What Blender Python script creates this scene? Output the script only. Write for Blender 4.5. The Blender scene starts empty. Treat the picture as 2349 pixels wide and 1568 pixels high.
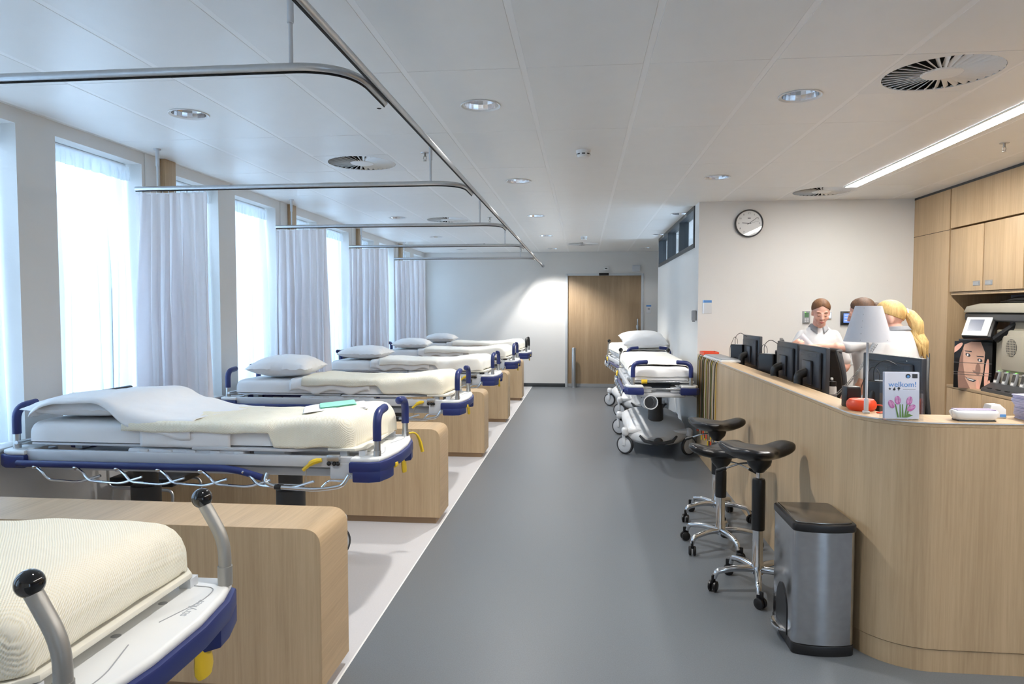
import bpy, bmesh, math, random
from mathutils import Vector, Matrix, noise
PI = math.pi
sc = bpy.context.scene
col = sc.collection
random.seed(7)

# ------------------------------------------------------------------ camera, world, exposure
YAW, PITCH, EYE = 0.1016, 0.0469, 1.62
cam = bpy.data.cameras.new('camera')
cam.sensor_width = 36.0
cam.lens = 1590.0 / 2349.0 * 36.0
cam.clip_start = 0.05
camo = bpy.data.objects.new('camera', cam)
camo.location = (0, 0, EYE)
camo.rotation_euler = (PI / 2 - PITCH, 0, YAW)
col.objects.link(camo)
sc.camera = camo

sc.view_settings.view_transform = 'Standard'
sc.view_settings.look = 'None'
sc.view_settings.gamma = 1.0
sc.view_settings.use_curve_mapping = False
sc.view_settings.exposure = 0.55
SKY = (0.53, 0.74, 1.0)
SKY_STRENGTH = 6.4
DOWN_POWER = 112.0        # a lit ceiling downlight, watts
LINE_GLOW = 56.0         # the strip light's diffusers
DOWN_COL = (1.0, 0.97, 0.93)
LINE_COL = (1.0, 0.965, 0.92)

world = bpy.data.worlds.new('overcast_sky')
sc.world = world
world.use_nodes = True
bgn = world.node_tree.nodes['Background']
bgn.inputs[0].default_value = (*SKY, 1)
bgn.inputs[1].default_value = SKY_STRENGTH
sc.cycles.use_denoising = True
sc.cycles.max_bounces = 10
sc.cycles.diffuse_bounces = 5
sc.cycles.transparent_max_bounces = 16
sc.cycles.sample_clamp_indirect = 6.0
sc.cycles.caustics_reflective = False
sc.cycles.caustics_refractive = False


# ------------------------------------------------------------------ mesh helpers
def V(*a):
    return Vector(a)


def T(x, y, z):
    return Matrix.Translation((x, y, z))


def RZ(a):
    return Matrix.Rotation(a, 4, 'Z')


def RX(a):
    return Matrix.Rotation(a, 4, 'X')


def RY(a):
    return Matrix.Rotation(a, 4, 'Y')


def fillet(pts, r, n=5):
    """round the corners of a polyline"""
    pts = [Vector(p) for p in pts]
    out = [pts[0]]
    for a, b, c in zip(pts, pts[1:], pts[2:]):
        d0, d1 = (a - b), (c - b)
        k = min(r, d0.length * .49, d1.length * .49)
        p0, p1 = b + d0.normalized() * k, b + d1.normalized() * k
        for i in range(n + 1):
            t = i / n
            out.append(p0 * (1 - t) ** 2 + b * 2 * t * (1 - t) + p1 * t * t)
    out.append(pts[-1])
    return out


class MB:
    """collects shapes into one mesh"""

    def __init__(s):
        s.bm = bmesh.new()
        s.mi = 0

    def face(s, vs, smooth=True):
        try:
            f = s.bm.faces.new(vs)
        except ValueError:
            return None
        f.smooth = smooth
        f.material_index = s.mi
        return f

    def merge(s, t, M=None):
        mp = {}
        for v in t.verts:
            mp[v] = s.bm.verts.new(M @ v.co if M else v.co)
        for f in t.faces:
            s.face([mp[v] for v in f.verts])
        t.free()
        return s

    def box(s, x0, x1, y0, y1, z0, z1, b=0.0, seg=2, M=None):
        t = bmesh.new()
        bmesh.ops.create_cube(t, size=1)
        for v in t.verts:
            v.co = Vector(((x0 + x1) / 2 + v.co.x * (x1 - x0), (y0 + y1) / 2 + v.co.y * (y1 - y0), (z0 + z1) / 2 + v.co.z * (z1 - z0)))
        if b > 0:
            b = min(b, abs(x1 - x0) * .49, abs(y1 - y0) * .49, abs(z1 - z0) * .49)
            bmesh.ops.bevel(t, geom=list(t.edges), offset=b, segments=seg, profile=.5, affect='EDGES')
        return s.merge(t, M)

    def tube(s, pts, r, seg=10, caps=True, closed=False, M=None):
        pts = [Vector(p) for p in pts]
        if M:
            pts = [M @ p for p in pts]
        n = len(pts)
        rs = r if isinstance(r, (list, tuple)) else [r] * n
        tans = []
        for i in range(n):
            if closed:
                d = pts[(i + 1) % n] - pts[i - 1]
            else:
                d = pts[min(i + 1, n - 1)] - pts[max(i - 1, 0)]
            tans.append(d.normalized() if d.length > 1e-9 else V(0, 0, 1))
        up = V(0, 0, 1) if abs(tans[0].z) < .9 else V(1, 0, 0)
        nrm = (up - tans[0] * up.dot(tans[0])).normalized()
        rings = []
        for i in range(n):
            nrm = nrm - tans[i] * nrm.dot(tans[i])
            if nrm.length < 1e-6:
                nrm = tans[i].orthogonal()
            nrm.normalize()
            bi = tans[i].cross(nrm)
            rings.append([s.bm.verts.new(pts[i] + (nrm * math.cos(2 * PI * k / seg) + bi * math.sin(2 * PI * k / seg)) * rs[i]) for k in range(seg)])
        for i in range(n if closed else n - 1):
            a, b = rings[i], rings[(i + 1) % n]
            for k in range(seg):
                s.face([a[k], a[(k + 1) % seg], b[(k + 1) % seg], b[k]])
        if caps and not closed:
            s.face(rings[0][::-1])
            s.face(rings[-1])
        return s

    def cyl(s, p0, p1, r0, r1=None, seg=16, M=None):
        r1 = r0 if r1 is None else r1
        return s.tube([p0, p1], [r0, r1], seg, M=M)

    def lathe(s, prof, seg=24, M=None, cap=True):
        """prof: list of (r, z)"""
        rings = []
        for r, z in prof:
            if r < 1e-6:
                p = V(0, 0, z)
                rings.append([s.bm.verts.new(M @ p if M else p)])
            else:
                ring = []
                for k in range(seg):
                    p = V(r * math.cos(2 * PI * k / seg), r * math.sin(2 * PI * k / seg), z)
                    ring.append(s.bm.verts.new(M @ p if M else p))
                rings.append(ring)
        for a, b in zip(rings, rings[1:]):
            for k in range(seg):
                k2 = (k + 1) % seg
                if len(a) == 1 and len(b) == 1:
                    continue
                if len(a) == 1:
                    s.face([a[0], b[k2], b[k]])
                elif len(b) == 1:
                    s.face([a[k], a[k2], b[0]])
                else:
                    s.face([a[k], a[k2], b[k2], b[k]])
        if cap:
            if len(rings[0]) > 1:
                s.face(rings[0][::-1])
            if len(rings[-1]) > 1:
                s.face(rings[-1])
        return s

    def ball(s, c, r, seg=16, rings=10, M=None):
        rx, ry, rz = r if isinstance(r, (tuple, list)) else (r, r, r)
        t = bmesh.new()
        bmesh.ops.create_uvsphere(t, u_segments=seg, v_segments=rings, radius=1)
        for v in t.verts:
            v.co = Vector((c[0] + v.co.x * rx, c[1] + v.co.y * ry, c[2] + v.co.z * rz))
        return s.merge(t, M)

    def prism(s, poly, z0, z1, M=None, b=0.0, seg=2):
        """poly: (x, y) list, extruded from z0 to z1, top and bottom rims bevelled by b"""
        t = bmesh.new()
        lo = [t.verts.new((p[0], p[1], z0)) for p in poly]
        hi = [t.verts.new((p[0], p[1], z1)) for p in poly]
        n = len(poly)
        f0 = t.faces.new(lo[::-1])
        f1 = t.faces.new(hi)
        for i in range(n):
            t.faces.new([lo[i], lo[(i + 1) % n], hi[(i + 1) % n], hi[i]])
        bmesh.ops.recalc_face_normals(t, faces=t.faces[:])
        if b > 0:
            es = [e for e in t.edges if (f0 in e.link_faces or f1 in e.link_faces)]
            bmesh.ops.bevel(t, geom=es, offset=b, segments=seg, profile=.5, affect='EDGES')
        return s.merge(t, M)

    def grid(s, fn, nu, nv, closeu=False, closev=False):
        vs = [[s.bm.verts.new(fn(i / (nu if closeu else nu - 1), j / (nv if closev else nv - 1))) for j in range(nv)] for i in range(nu)]
        for i in range(nu if closeu else nu - 1):
            for j in range(nv if closev else nv - 1):
                i2, j2 = (i + 1) % nu, (j + 1) % nv
                s.face([vs[i][j], vs[i2][j], vs[i2][j2], vs[i][j2]])
        return s

    def quad(s, a, b, c, d):
        s.face([s.bm.verts.new(p) for p in (a, b, c, d)])
        return s

    def poly3(s, pts):
        s.face([s.bm.verts.new(p) for p in pts])
        return s

    def mesh(s, name, mats, sharp=38, flip=True):
        bm = s.bm
        if flip:
            bmesh.ops.recalc_face_normals(bm, faces=bm.faces[:])
        lim = math.radians(sharp)
        for e in bm.edges:
            if len(e.link_faces) == 2 and e.calc_face_angle(0) > lim:
                e.smooth = False
        me = bpy.data.meshes.new(name)
        bm.to_mesh(me)
        bm.free()
        for m in (mats if isinstance(mats, (list, tuple)) else [mats]):
            me.materials.append(m)
        return me

    def build(s, name, mats, parent=None, loc=None, sharp=38, flip=True):
        o = bpy.data.objects.new(name, s.mesh(name, mats, sharp, flip))
        col.objects.link(o)
        if parent is not None:
            o.parent = parent
        if loc is not None:
            o.location = loc
        return o


def tag(o, label=None, cat=None, group=None, kind=None):
    if label:
        o['label'] = label
    if cat:
        o['category'] = cat
    if group:
        o['group'] = group
    if kind:
        o['kind'] = kind
    return o


def thing(name, label, cat, loc=(0, 0, 0), rz=0.0, group=None):
    o = bpy.data.objects.new(name, None)
    o.empty_display_size = .1
    o.location = loc
    o.rotation_euler = (0, 0, rz)
    col.objects.link(o)
    return tag(o, label, cat, group)


def dup(o, parent=None):
    c = o.copy()
    col.objects.link(c)
    if parent is not None:
        c.parent = parent
    for ch in list(o.children):
        dup(ch, c)
    return c


def place(first, n, label, loc, rz=0.0, group=None):
    """the first copy is the prototype itself, later ones are copies"""
    o = first if n == 0 else dup(first)
    o.location = loc
    o.rotation_euler = (0, 0, rz)
    return tag(o, label, None, group)


def child(name, me, parent, loc=(0, 0, 0), rz=0.0):
    o = bpy.data.objects.new(name, me)
    col.objects.link(o)
    o.parent = parent
    o.location = loc
    o.rotation_euler = (0, 0, rz)
    return o


def solid(o, t, offset=0.0):
    m = o.modifiers.new('thickness', 'SOLIDIFY')
    m.thickness = t
    m.offset = offset
    return o


def subd(o, n=1):
    m = o.modifiers.new('smooth', 'SUBSURF')
    m.levels = n
    m.render_levels = n
    return o


# ------------------------------------------------------------------ materials
def lin(c):
    return tuple(((v / 255) / 12.92 if v / 255 <= .04045 else ((v / 255 + .055) / 1.055) ** 2.4) for v in c) + (1.0,)


def mat(name, rgb, rough=.5, metal=0.0, var=.04, scale=6.0, bump=0.0, bscale=60.0, coat=0.0, emit=None, estr=0.0, alpha=1.0, trans=0.0, spec=None, aniso=0.0):
    m = bpy.data.materials.new(name)
    m.use_nodes = True
    nt = m.node_tree
    p = nt.nodes['Principled BSDF']
    c = lin(rgb)
    p.inputs['Roughness'].default_value = rough
    p.inputs['Metallic'].default_value = metal
    p.inputs['Base Color'].default_value = c
    if coat:
        p.inputs['Coat Weight'].default_value = coat
        p.inputs['Coat Roughness'].default_value = .08
    if spec is not None:
        p.inputs['Specular IOR Level'].default_value = spec
    if trans:
        p.inputs['Transmission Weight'].default_value = trans
    if alpha < 1:
        p.inputs['Alpha'].default_value = alpha
    if emit:
        p.inputs['Emission Color'].default_value = lin(emit)
        p.inputs['Emission Strength'].default_value = estr
    tc = nt.nodes.new('ShaderNodeTexCoord')
    if var > 0:
        nz = nt.nodes.new('ShaderNodeTexNoise')
        nz.inputs['Scale'].default_value = scale
        nz.inputs['Detail'].default_value = 3
        nt.links.new(tc.outputs['Object'], nz.inputs['Vector'])
        rp = nt.nodes.new('ShaderNodeValToRGB')
        rp.color_ramp.elements[0].position = .3
        rp.color_ramp.elements[1].position = .7
        rp.color_ramp.elements[0].color = tuple(v * (1 - var) for v in c[:3]) + (1,)
        rp.color_ramp.elements[1].color = tuple(min(1, v * (1 + var)) for v in c[:3]) + (1,)
        nt.links.new(nz.outputs['Fac'], rp.inputs['Fac'])
        nt.links.new(rp.outputs['Color'], p.inputs['Base Color'])
    if bump > 0:
        n2 = nt.nodes.new('ShaderNodeTexNoise')
        n2.inputs['Scale'].default_value = bscale
        n2.inputs['Detail'].default_value = 2
        nt.links.new(tc.outputs['Object'], n2.inputs['Vector'])
        b = nt.nodes.new('ShaderNodeBump')
        b.inputs['Strength'].default_value = bump
        b.inputs['Distance'].default_value = .01
        nt.links.new(n2.outputs['Fac'], b.inputs['Height'])
        nt.links.new(b.outputs['Normal'], p.inputs['Normal'])
    return m


def wood(name, scale, a=(197, 170, 134), b=(173, 147, 113), rough=.42):
    """oak laminate; scale stretches the grain: small along it, large across it"""
    m = mat(name, a, rough, var=0)
    nt = m.node_tree
    p = nt.nodes['Principled BSDF']
    tc = [n for n in nt.nodes if n.type == 'TEX_COORD'][0]
    mp = nt.nodes.new('ShaderNodeMapping')
    mp.inputs['Scale'].default_value = scale
    nt.links.new(tc.outputs['Object'], mp.inputs['Vector'])
    n1 = nt.nodes.new('ShaderNodeTexNoise')
    n1.inputs['Scale'].default_value = 1.0
    n1.inputs['Detail'].default_value = 6
    n1.inputs['Roughness'].default_value = .7
    n1.inputs['Distortion'].default_value = .4
    nt.links.new(mp.outputs['Vector'], n1.inputs['Vector'])
    n2 = nt.nodes.new('ShaderNodeTexNoise')
    n2.inputs['Scale'].default_value = .12
    n2.inputs['Detail'].default_value = 2
    nt.links.new(mp.outputs['Vector'], n2.inputs['Vector'])
    mx = nt.nodes.new('ShaderNodeMath')
    mx.operation = 'MULTIPLY_ADD'
    mx.inputs[1].default_value = .45
    nt.links.new(n2.outputs['Fac'], mx.inputs[0])
    m2 = nt.nodes.new('ShaderNodeMath')
    m2.operation = 'MULTIPLY'
    m2.inputs[1].default_value = .55
    nt.links.new(n1.outputs['Fac'], m2.inputs[0])
    nt.links.new(m2.outputs[0], mx.inputs[2])
    rp = nt.nodes.new('ShaderNodeValToRGB')
    rp.color_ramp.elements[0].position = .36
    rp.color_ramp.elements[1].position = .62
    rp.color_ramp.elements[0].color = lin(b)
    rp.color_ramp.elements[1].color = lin(a)
    nt.links.new(mx.outputs[0], rp.inputs['Fac'])
    nt.links.new(rp.outputs['Color'], p.inputs['Base Color'])
    return m


def cloth(name, rgb, through=.3, clear=0.0, bump=.25, bscale=25.0, rough=.9):
    """diffuse cloth that lets some light through"""
    m = bpy.data.materials.new(name)
    m.use_nodes = True
    nt = m.node_tree
    nt.nodes.remove(nt.nodes['Principled BSDF'])
    out = nt.nodes['Material Output']
    tc = nt.nodes.new('ShaderNodeTexCoord')
    nz = nt.nodes.new('ShaderNodeTexNoise')
    nz.inputs['Scale'].default_value = bscale
    nt.links.new(tc.outputs['Object'], nz.inputs['Vector'])
    b = nt.nodes.new('ShaderNodeBump')
    b.inputs['Strength'].default_value = bump
    b.inputs['Distance'].default_value = .01
    nt.links.new(nz.outputs['Fac'], b.inputs['Height'])
    d = nt.nodes.new('ShaderNodeBsdfDiffuse')
    d.inputs['Color'].default_value = lin(rgb)
    t = nt.nodes.new('ShaderNodeBsdfTranslucent')
    t.inputs['Color'].default_value = lin(rgb)
    nt.links.new(b.outputs['Normal'], d.inputs['Normal'])
    mx = nt.nodes.new('ShaderNodeMixShader')
    mx.inputs[0].default_value = through
    nt.links.new(d.outputs[0], mx.inputs[1])
    nt.links.new(t.outputs[0], mx.inputs[2])
    last = mx
    if clear > 0:
        tr = nt.nodes.new('ShaderNodeBsdfTransparent')
        m3 = nt.nodes.new('ShaderNodeMixShader')
        m3.inputs[0].default_value = clear
        nt.links.new(mx.outputs[0], m3.inputs[1])
        nt.links.new(tr.outputs[0], m3.inputs[2])
        last = m3
    nt.links.new(last.outputs[0], out.inputs['Surface'])
    return m


def waffle(name, rgb, hole, k=420.0):
    """cream cellular blanket: rows of small woven holes"""
    m = mat(name, rgb, .95, var=0, spec=.1)
    nt = m.node_tree
    p = nt.nodes['Principled BSDF']
    tc = [n for n in nt.nodes if n.type == 'TEX_COORD'][0]
    sp = nt.nodes.new('ShaderNodeSeparateXYZ')
    nt.links.new(tc.outputs['Object'], sp.inputs[0])

    def mth(op, a, b=None):
        n = nt.nodes.new('ShaderNodeMath')
        n.operation = op
        for i, v in enumerate((a, b)):
            if v is None:
                continue
            if isinstance(v, (int, float)):
                n.inputs[i].default_value = v
            else:
                nt.links.new(v, n.inputs[i])
        return n.outputs[0]
    yz = mth('SUBTRACT', sp.outputs['Y'], sp.outputs['Z'])
    sx = mth('SINE', mth('MULTIPLY', sp.outputs['X'], k))
    sy = mth('SINE', mth('MULTIPLY', yz, k * .8))
    h = mth('MULTIPLY', sx, sy)
    b = nt.nodes.new('ShaderNodeBump')
    b.inputs['Strength'].default_value = .38
    b.inputs['Distance'].default_value = .006
    nt.links.new(h, b.inputs['Height'])
    nt.links.new(b.outputs['Normal'], p.inputs['Normal'])
    rp = nt.nodes.new('ShaderNodeValToRGB')
    rp.color_ramp.elements[0].position = .02
    rp.color_ramp.elements[1].position = .4
    rp.color_ramp.elements[0].color = lin(hole)
    rp.color_ramp.elements[1].color = lin(rgb)
    h2 = mth('MULTIPLY_ADD', h, .5)
    h2.node.inputs[2].default_value = .5
    nt.links.new(h2, rp.inputs['Fac'])
    nt.links.new(rp.outputs['Color'], p.inputs['Base Color'])
    return m


M = dict(
    wall=mat('wall_paint', (226, 225, 222), .75, var=.015, scale=1.5, bump=.05, bscale=90),
    tile=mat('ceiling_panel_metal', (238, 238, 236), .38, var=.01, bump=.03, bscale=300),
    grid=mat('ceiling_grid_metal', (246, 246, 245), .45, var=0),
    dark=mat('dark_void', (18, 18, 19), .8, var=0),
    floor=mat('grey_vinyl', (104, 109, 114), .36, var=.10, scale=170, bump=.03, bscale=200),
    strip=mat('pale_vinyl', (200, 198, 199), .4, var=.03, scale=120),
    woodz=wood('oak_grain_upright', (70, 70, 2.2)),
    woody=wood('oak_grain_across', (70, 2.2, 70)),
    woodx=wood('oak_grain_along', (2.2, 70, 70)),
    wooddoor=wood('oak_door', (70, 70, 2.2), (184, 158, 126), (162, 136, 105)),
    white=mat('white_plastic', (232, 233, 232), .35, var=.01),
    offw=mat('light_grey_plastic', (205, 208, 212), .42, var=.03),
    grey=mat('grey_plastic', (150, 153, 156), .45, var=.03),
    dgrey=mat('dark_grey_plastic', (62, 64, 67), .45, var=.04),
    black=mat('black_plastic', (20, 20, 22), .38, var=.04),
    gloss=mat('gloss_black', (8, 8, 10), .08, var=0, coat=.5),
    rubber=mat('black_rubber', (26, 26, 27), .8, var=.05),
    blue=mat('navy_bumper', (34, 46, 104), .38, var=.04),
    yellow=mat('yellow_plastic', (226, 190, 40), .42, var=.03),
    chrome=mat('chrome', (215, 217, 220), .12, 1.0, var=0),
    alu=mat('brushed_aluminium', (196, 198, 200), .32, 1.0, var=.03, scale=40),
    steel=mat('grey_painted_steel', (168, 166, 160), .4, .6, var=.03),
    leather=mat('black_leather', (22, 22, 24), .27, var=.05, bump=.06, bscale=120),
    linen=mat('white_linen', (238, 238, 238), .95, var=.015, bump=.18, bscale=16, spec=.1),
    cream=mat('cream_cotton', (249, 246, 237), .95, var=.02, bump=.2, bscale=20, spec=.1),
    waffle=waffle('cream_waffle_blanket', (246, 241, 224), (238, 228, 198), 860.0),
    curtain=cloth('ward_curtain_cloth', (246, 243, 245), .5, .06),
    sheer=cloth('sheer_curtain_cloth', (240, 246, 250), .36, .06),
    red=mat('orange_red_plastic', (226, 74, 34), .4, var=.03),
    mint=mat('mint_paper', (150, 222, 196), .8, var=.03),
    paper=mat('white_paper', (236, 236, 236), .8, var=.01),
    frame=mat('anthracite_frame', (66, 70, 74), .45, .3, var=.03),
)


def glass(name, rgb=(255, 255, 255), rough=.0, ior=1.45, clear=.0):
    m = bpy.data.materials.new(name)
    m.use_nodes = True
    nt = m.node_tree
    nt.nodes.remove(nt.nodes['Principled BSDF'])
    out = nt.nodes['Material Output']
    tr = nt.nodes.new('ShaderNodeBsdfTransparent')
    tr.inputs[0].default_value = lin(rgb)
    gl = nt.nodes.new('ShaderNodeBsdfGlossy')
    gl.inputs['Roughness'].default_value = .02 + rough
    lw = nt.nodes.new('ShaderNodeLayerWeight')
    lw.inputs[0].default_value = .5
    pw_ = nt.nodes.new('ShaderNodeMath')
    pw_.operation = 'POWER'
    pw_.inputs[1].default_value = 4.0
    nt.links.new(lw.outputs['Facing'], pw_.inputs[0])
    fr = nt.nodes.new('ShaderNodeMath')
    fr.operation = 'MULTIPLY_ADD'
    fr.inputs[1].default_value = .6
    fr.inputs[2].default_value = .035
    nt.links.new(pw_.outputs[0], fr.inputs[0])
    mx = nt.nodes.new('ShaderNodeMixShader')
    nt.links.new(fr.outputs[0], mx.inputs[0])
    nt.links.new(tr.outputs[0], mx.inputs[1])
    nt.links.new(gl.outputs[0], mx.inputs[2])
    nt.links.new(mx.outputs[0], out.inputs['Surface'])
    return m


def glow(name, rgb, strength):
    m = bpy.data.materials.new(name)
    m.use_nodes = True
    nt = m.node_tree
    nt.nodes.remove(nt.nodes['Principled BSDF'])
    e = nt.nodes.new('ShaderNodeEmission')
    e.inputs[0].default_value = (*rgb, 1)
    e.inputs[1].default_value = strength
    nt.links.new(e.outputs[0], nt.nodes['Material Output'].inputs['Surface'])
    return m


M['glass'] = glass('window_glass')
M['acrylic'] = glass('clear_acrylic', (253, 254, 255))
M['line'] = glow('strip_diffuser', LINE_COL, LINE_GLOW)
M['bulb'] = glow('lit_bulb', DOWN_COL, 30.0)
M['dimbulb'] = glow('faint_bulb', (1, .85, .5), 1.2)
M['reflector'] = mat('faceted_reflector', (225, 226, 228), .16, 1.0, var=0)

# ------------------------------------------------------------------ room shell
ZC, XW, YF, XR, YB, XWOOD, YC, XP = 2.81, -3.34, 14.5, 5.0, -3.2, 3.55, 7.92, 1.28
XB = -1.055      # edge of the pale floor strip along the bays


def struct(name, mb, m, parent=None):
    o = mb.build(name, m, parent)
    if parent is None:
        o['kind'] = 'structure'
    return o


fl = struct('floor', MB().box(XB, XR, YB, YF + .3, -.1, 0), M['floor'])
struct('floor_strip', MB().box(XW - .3, XB, YB, YF, -.1, 0.0), M['strip'], fl)
struct('floor_joint', MB().box(XB - .004, XB + .004, YB, YF, -.05, .0012), mat('weld_joint', (232, 232, 230), .5, var=0), fl)

# window wall: openings (y0, y1); piers between; sill
WIN = [(-1.62, -.75), (-.28, .5), (.55 + .6, 1.5 + .6 - .1), (2.05 + .5, 3.0 + .5 - .2)]
WIN = [(.80, 1.42), (1.72, 2.60), (3.02, 3.83), (4.14, 5.01), (5.44, 6.12), (6.43, 7.32), (7.83, 8.5), (8.82, 9.7), (10.22, 10.9), (11.2, 12.08), (12.6, 13.25), (13.55, 14.3)]
WIN = [(-1.6, -.97), (-.67, .2)] + WIN
ZS, ZT = .80, 2.72
wl = MB()
wl.box(XW - .34, XW, YB, YF, -.1, ZS)
wl.box(XW - .34, XW, YB, YF, ZT, ZC + .16)
y = YB
for a, b in WIN:
    wl.box(XW - .34, XW, y, a, ZS, ZT)
    y = b
wl.box(XW - .34, XW, y, YF, ZS, ZT)
wall_l = struct('wall_left', wl, M['wall'])
for i, (a, b) in enumerate(WIN):
    w = MB()
    x0, x1 = XW - .33, XW - .27
    t = .045
    w.box(x0, x1, a, b, ZS, ZS + t)
    w.box(x0, x1, a, b, ZT - t, ZT)
    w.box(x0, x1, a, a + t, ZS + t, ZT - t)
    w.box(x0, x1, b - t, b, ZS + t, ZT - t)
    wo = struct('window_%d' % (i + 1), w, M['frame'])
    MB().box(x0 + .025, x0 + .031, a + t, b - t, ZS + t, ZT - t).build('pane', M['glass'], wo)
    MB().box(XW - .27, XW + .02, a, b, ZS, ZS + .022, .004).build('window_sill', M['white'], wo)
# joints and oak strips on the piers between bays
for k in range(5):
    y0 = 5.235 + 2.385 * k
    st = MB().box(XW, XW + .045, y0, y0 + .15, .9, ZC, .003)
    o = struct('trim_%d' % (k + 1), st, M['woodz'])
    struct('pier_panel', MB().box(XW, XW + .006, 5.045 + 2.385 * k, y0, .9, ZC, .002), M['white'], o)

# far wall with the sliding door
fw = MB()
fw.box(XW - .34, -.33, YF, YF + .2, -.1, ZC + .16)
fw.box(1.225, XR, YF, YF + .2, -.1, ZC + .16)
fw.box(-.33, 1.225, YF, YF + .2, 2.345, ZC + .16)
fw.box(-.6, 1.5, YF + .2, YF + .26, -.1, ZC)  # added unseen slab behind the door, keeps sky light from leaking in
struct('wall_far', fw, M['wall'])
dr = struct('door_1', MB().box(-.31, 1.20, YF + .03, YF + .075, .004, 2.325, .002), M['wooddoor'])
fr = MB()
fr.box(-.36, -.31, YF - .02, YF + .1, 0, 2.36, .004)
fr.box(1.195, 1.245, YF - .02, YF + .1, 0, 2.36, .004)
fr.box(-.31, 1.195, YF - .02, YF + .1, 2.32, 2.36, .004)
fr.build('door_frame', mat('door_frame_paint', (205, 210, 214), .45, var=.02), dr)
MB().box(-.31, 1.195, YF + .02, YF + .03, .004, .07).build('kick_plate', M['grey'], dr)
hd = MB()
hd.tube(fillet([(1.125, YF + .03, .9), (1.125, YF - .04, .9), (1.125, YF - .04, 1.42), (1.125, YF + .03, 1.42)], .03), .014, 10)
hd.box(1.10, 1.15, YF + .0, YF + .03, 1.22, 1.3, .004)
hd.build('door_handle', M['alu'], dr)
bb = MB().box(XW, -.36, YF - .012, YF, 0, .075, .002)
struct('baseboard_far', bb, M['frame'])
struct('baseboard_far_right', MB().box(1.25, 3.5, YF - .012, YF, 0, .075, .002), M['frame'])

# partition block: corridor side with clerestory windows, desk side with the clock
pw = MB()
ZW = 2.33
pw.box(XP, XP + .12, YC + .12, 12.1, -.1, ZW)
pw.box(XP, XP + .12, YC + .12, 8.2, ZW, ZC + .1)
pw.box(XP, XP + .12, 11.95, 12.1, ZW, ZC + .1)
struct('wall_partition', pw, M['wall'])
cw = MB().box(XP, XWOOD + .7, YC, YC + .12, -.1, ZC + .1)
struct('wall_clock', cw, M['wall'])
struct('wall_partition_end', MB().box(XP + .12, XR, 11.98, 12.1, -.1, ZC + .1), M['wall'])
tw = MB()
x0, x1 = XP - .012, XP + .11
YW = [8.2, 9.45, 10.7, 11.95]
tw.box(x0, x1, YW[0], YW[-1], ZW, ZW + .05)
tw.box(x0, x1, YW[0], YW[-1], ZC - .045, ZC)
for k, yy in enumerate(YW):
    e0 = yy if k == 0 else yy - (.06 if k == 3 else .035)
    tw.box(x0, x1, e0, e0 + (.06 if k in (0, 3) else .07), ZW + .05, ZC - .045)
to = struct('window_20', tw, M['frame'])
for k in range(3):
    MB().box(XP + .05, XP + .056, YW[k] + .05, YW[k + 1] - .03, ZW + .05, ZC - .045).build('pane', M['glass'], to)

# desk-side oak wall with the niche
XN = 4.15
ww = MB()
ww.box(XWOOD, XN, 7.19, YC, -.0, ZC)          # tall panel to the niche
ww.box(XWOOD, XN, YB, 7.17, 2.405, ZC)        # frieze above the cupboards
oakwall = struct('wall_right', ww, M['woodz'])
struct('niche_back', MB().box(XN - .02, XN + .02, YB, 7.19, .0, 2.41), mat('niche_back_paint', (150, 150, 160), .7, var=.02), oakwall)
struct('niche_soffit', MB().box(XWOOD + .02, XN, YB, 7.17, 1.76, 1.785), M['woodx'], oakwall)
struct('panel_joint', MB().box(XWOOD - .002, XWOOD + .002, 7.185, 7.93, 2.392, 2.396), M['dark'], oakwall)
struct('shadow_gap', MB().box(XWOOD - .003, XWOOD + .01, YB, YC, ZC - .022, ZC), M['frame'], oakwall)
struct('wall_right_outer', MB().box(XN + .02, XR + .1, YB, YC, -.1, ZC + .1), M['wall'])
bw = MB()
xs = [XW - .34, 2.35, 2.62, 2.95, 3.28, XR + .1]
for a, b in ((0, 1), (2, 3), (4, 5)):
    bw.box(xs[a], xs[b], YB - .2, YB, -.1, ZC + .16)
for a, b in ((1, 2), (3, 4)):
    bw.box(xs[a], xs[b], YB - .2, YB, -.1, .25)
    bw.box(xs[a], xs[b], YB - .2, YB, 2.45, ZC + .16)
struct('wall_back', bw, M['wall'])
for k, (a, b) in enumerate(((2.35, 2.62), (2.95, 3.28))):  # added windows behind the camera, unseen, bright reflections for the steel bin
    w = MB()
    for q in ((a, a + .03, .25, 2.45), (b - .03, b, .25, 2.45), (a + .03, b - .03, .25, .28), (a + .03, b - .03, 2.42, 2.45)):
        w.box(q[0], q[1], YB - .16, YB - .11, q[2], q[3])
    wo = struct('window_%d' % (21 + k), w, M['frame'])
    MB().box(a + .03, b - .03, YB - .138, YB - .132, .28, 2.42).build('pane', M['glass'], wo)
struct('wall_recess', MB().box(3.5, 3.6, 12.1, YF, -.1, ZC + .1), M['wall'])

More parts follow.
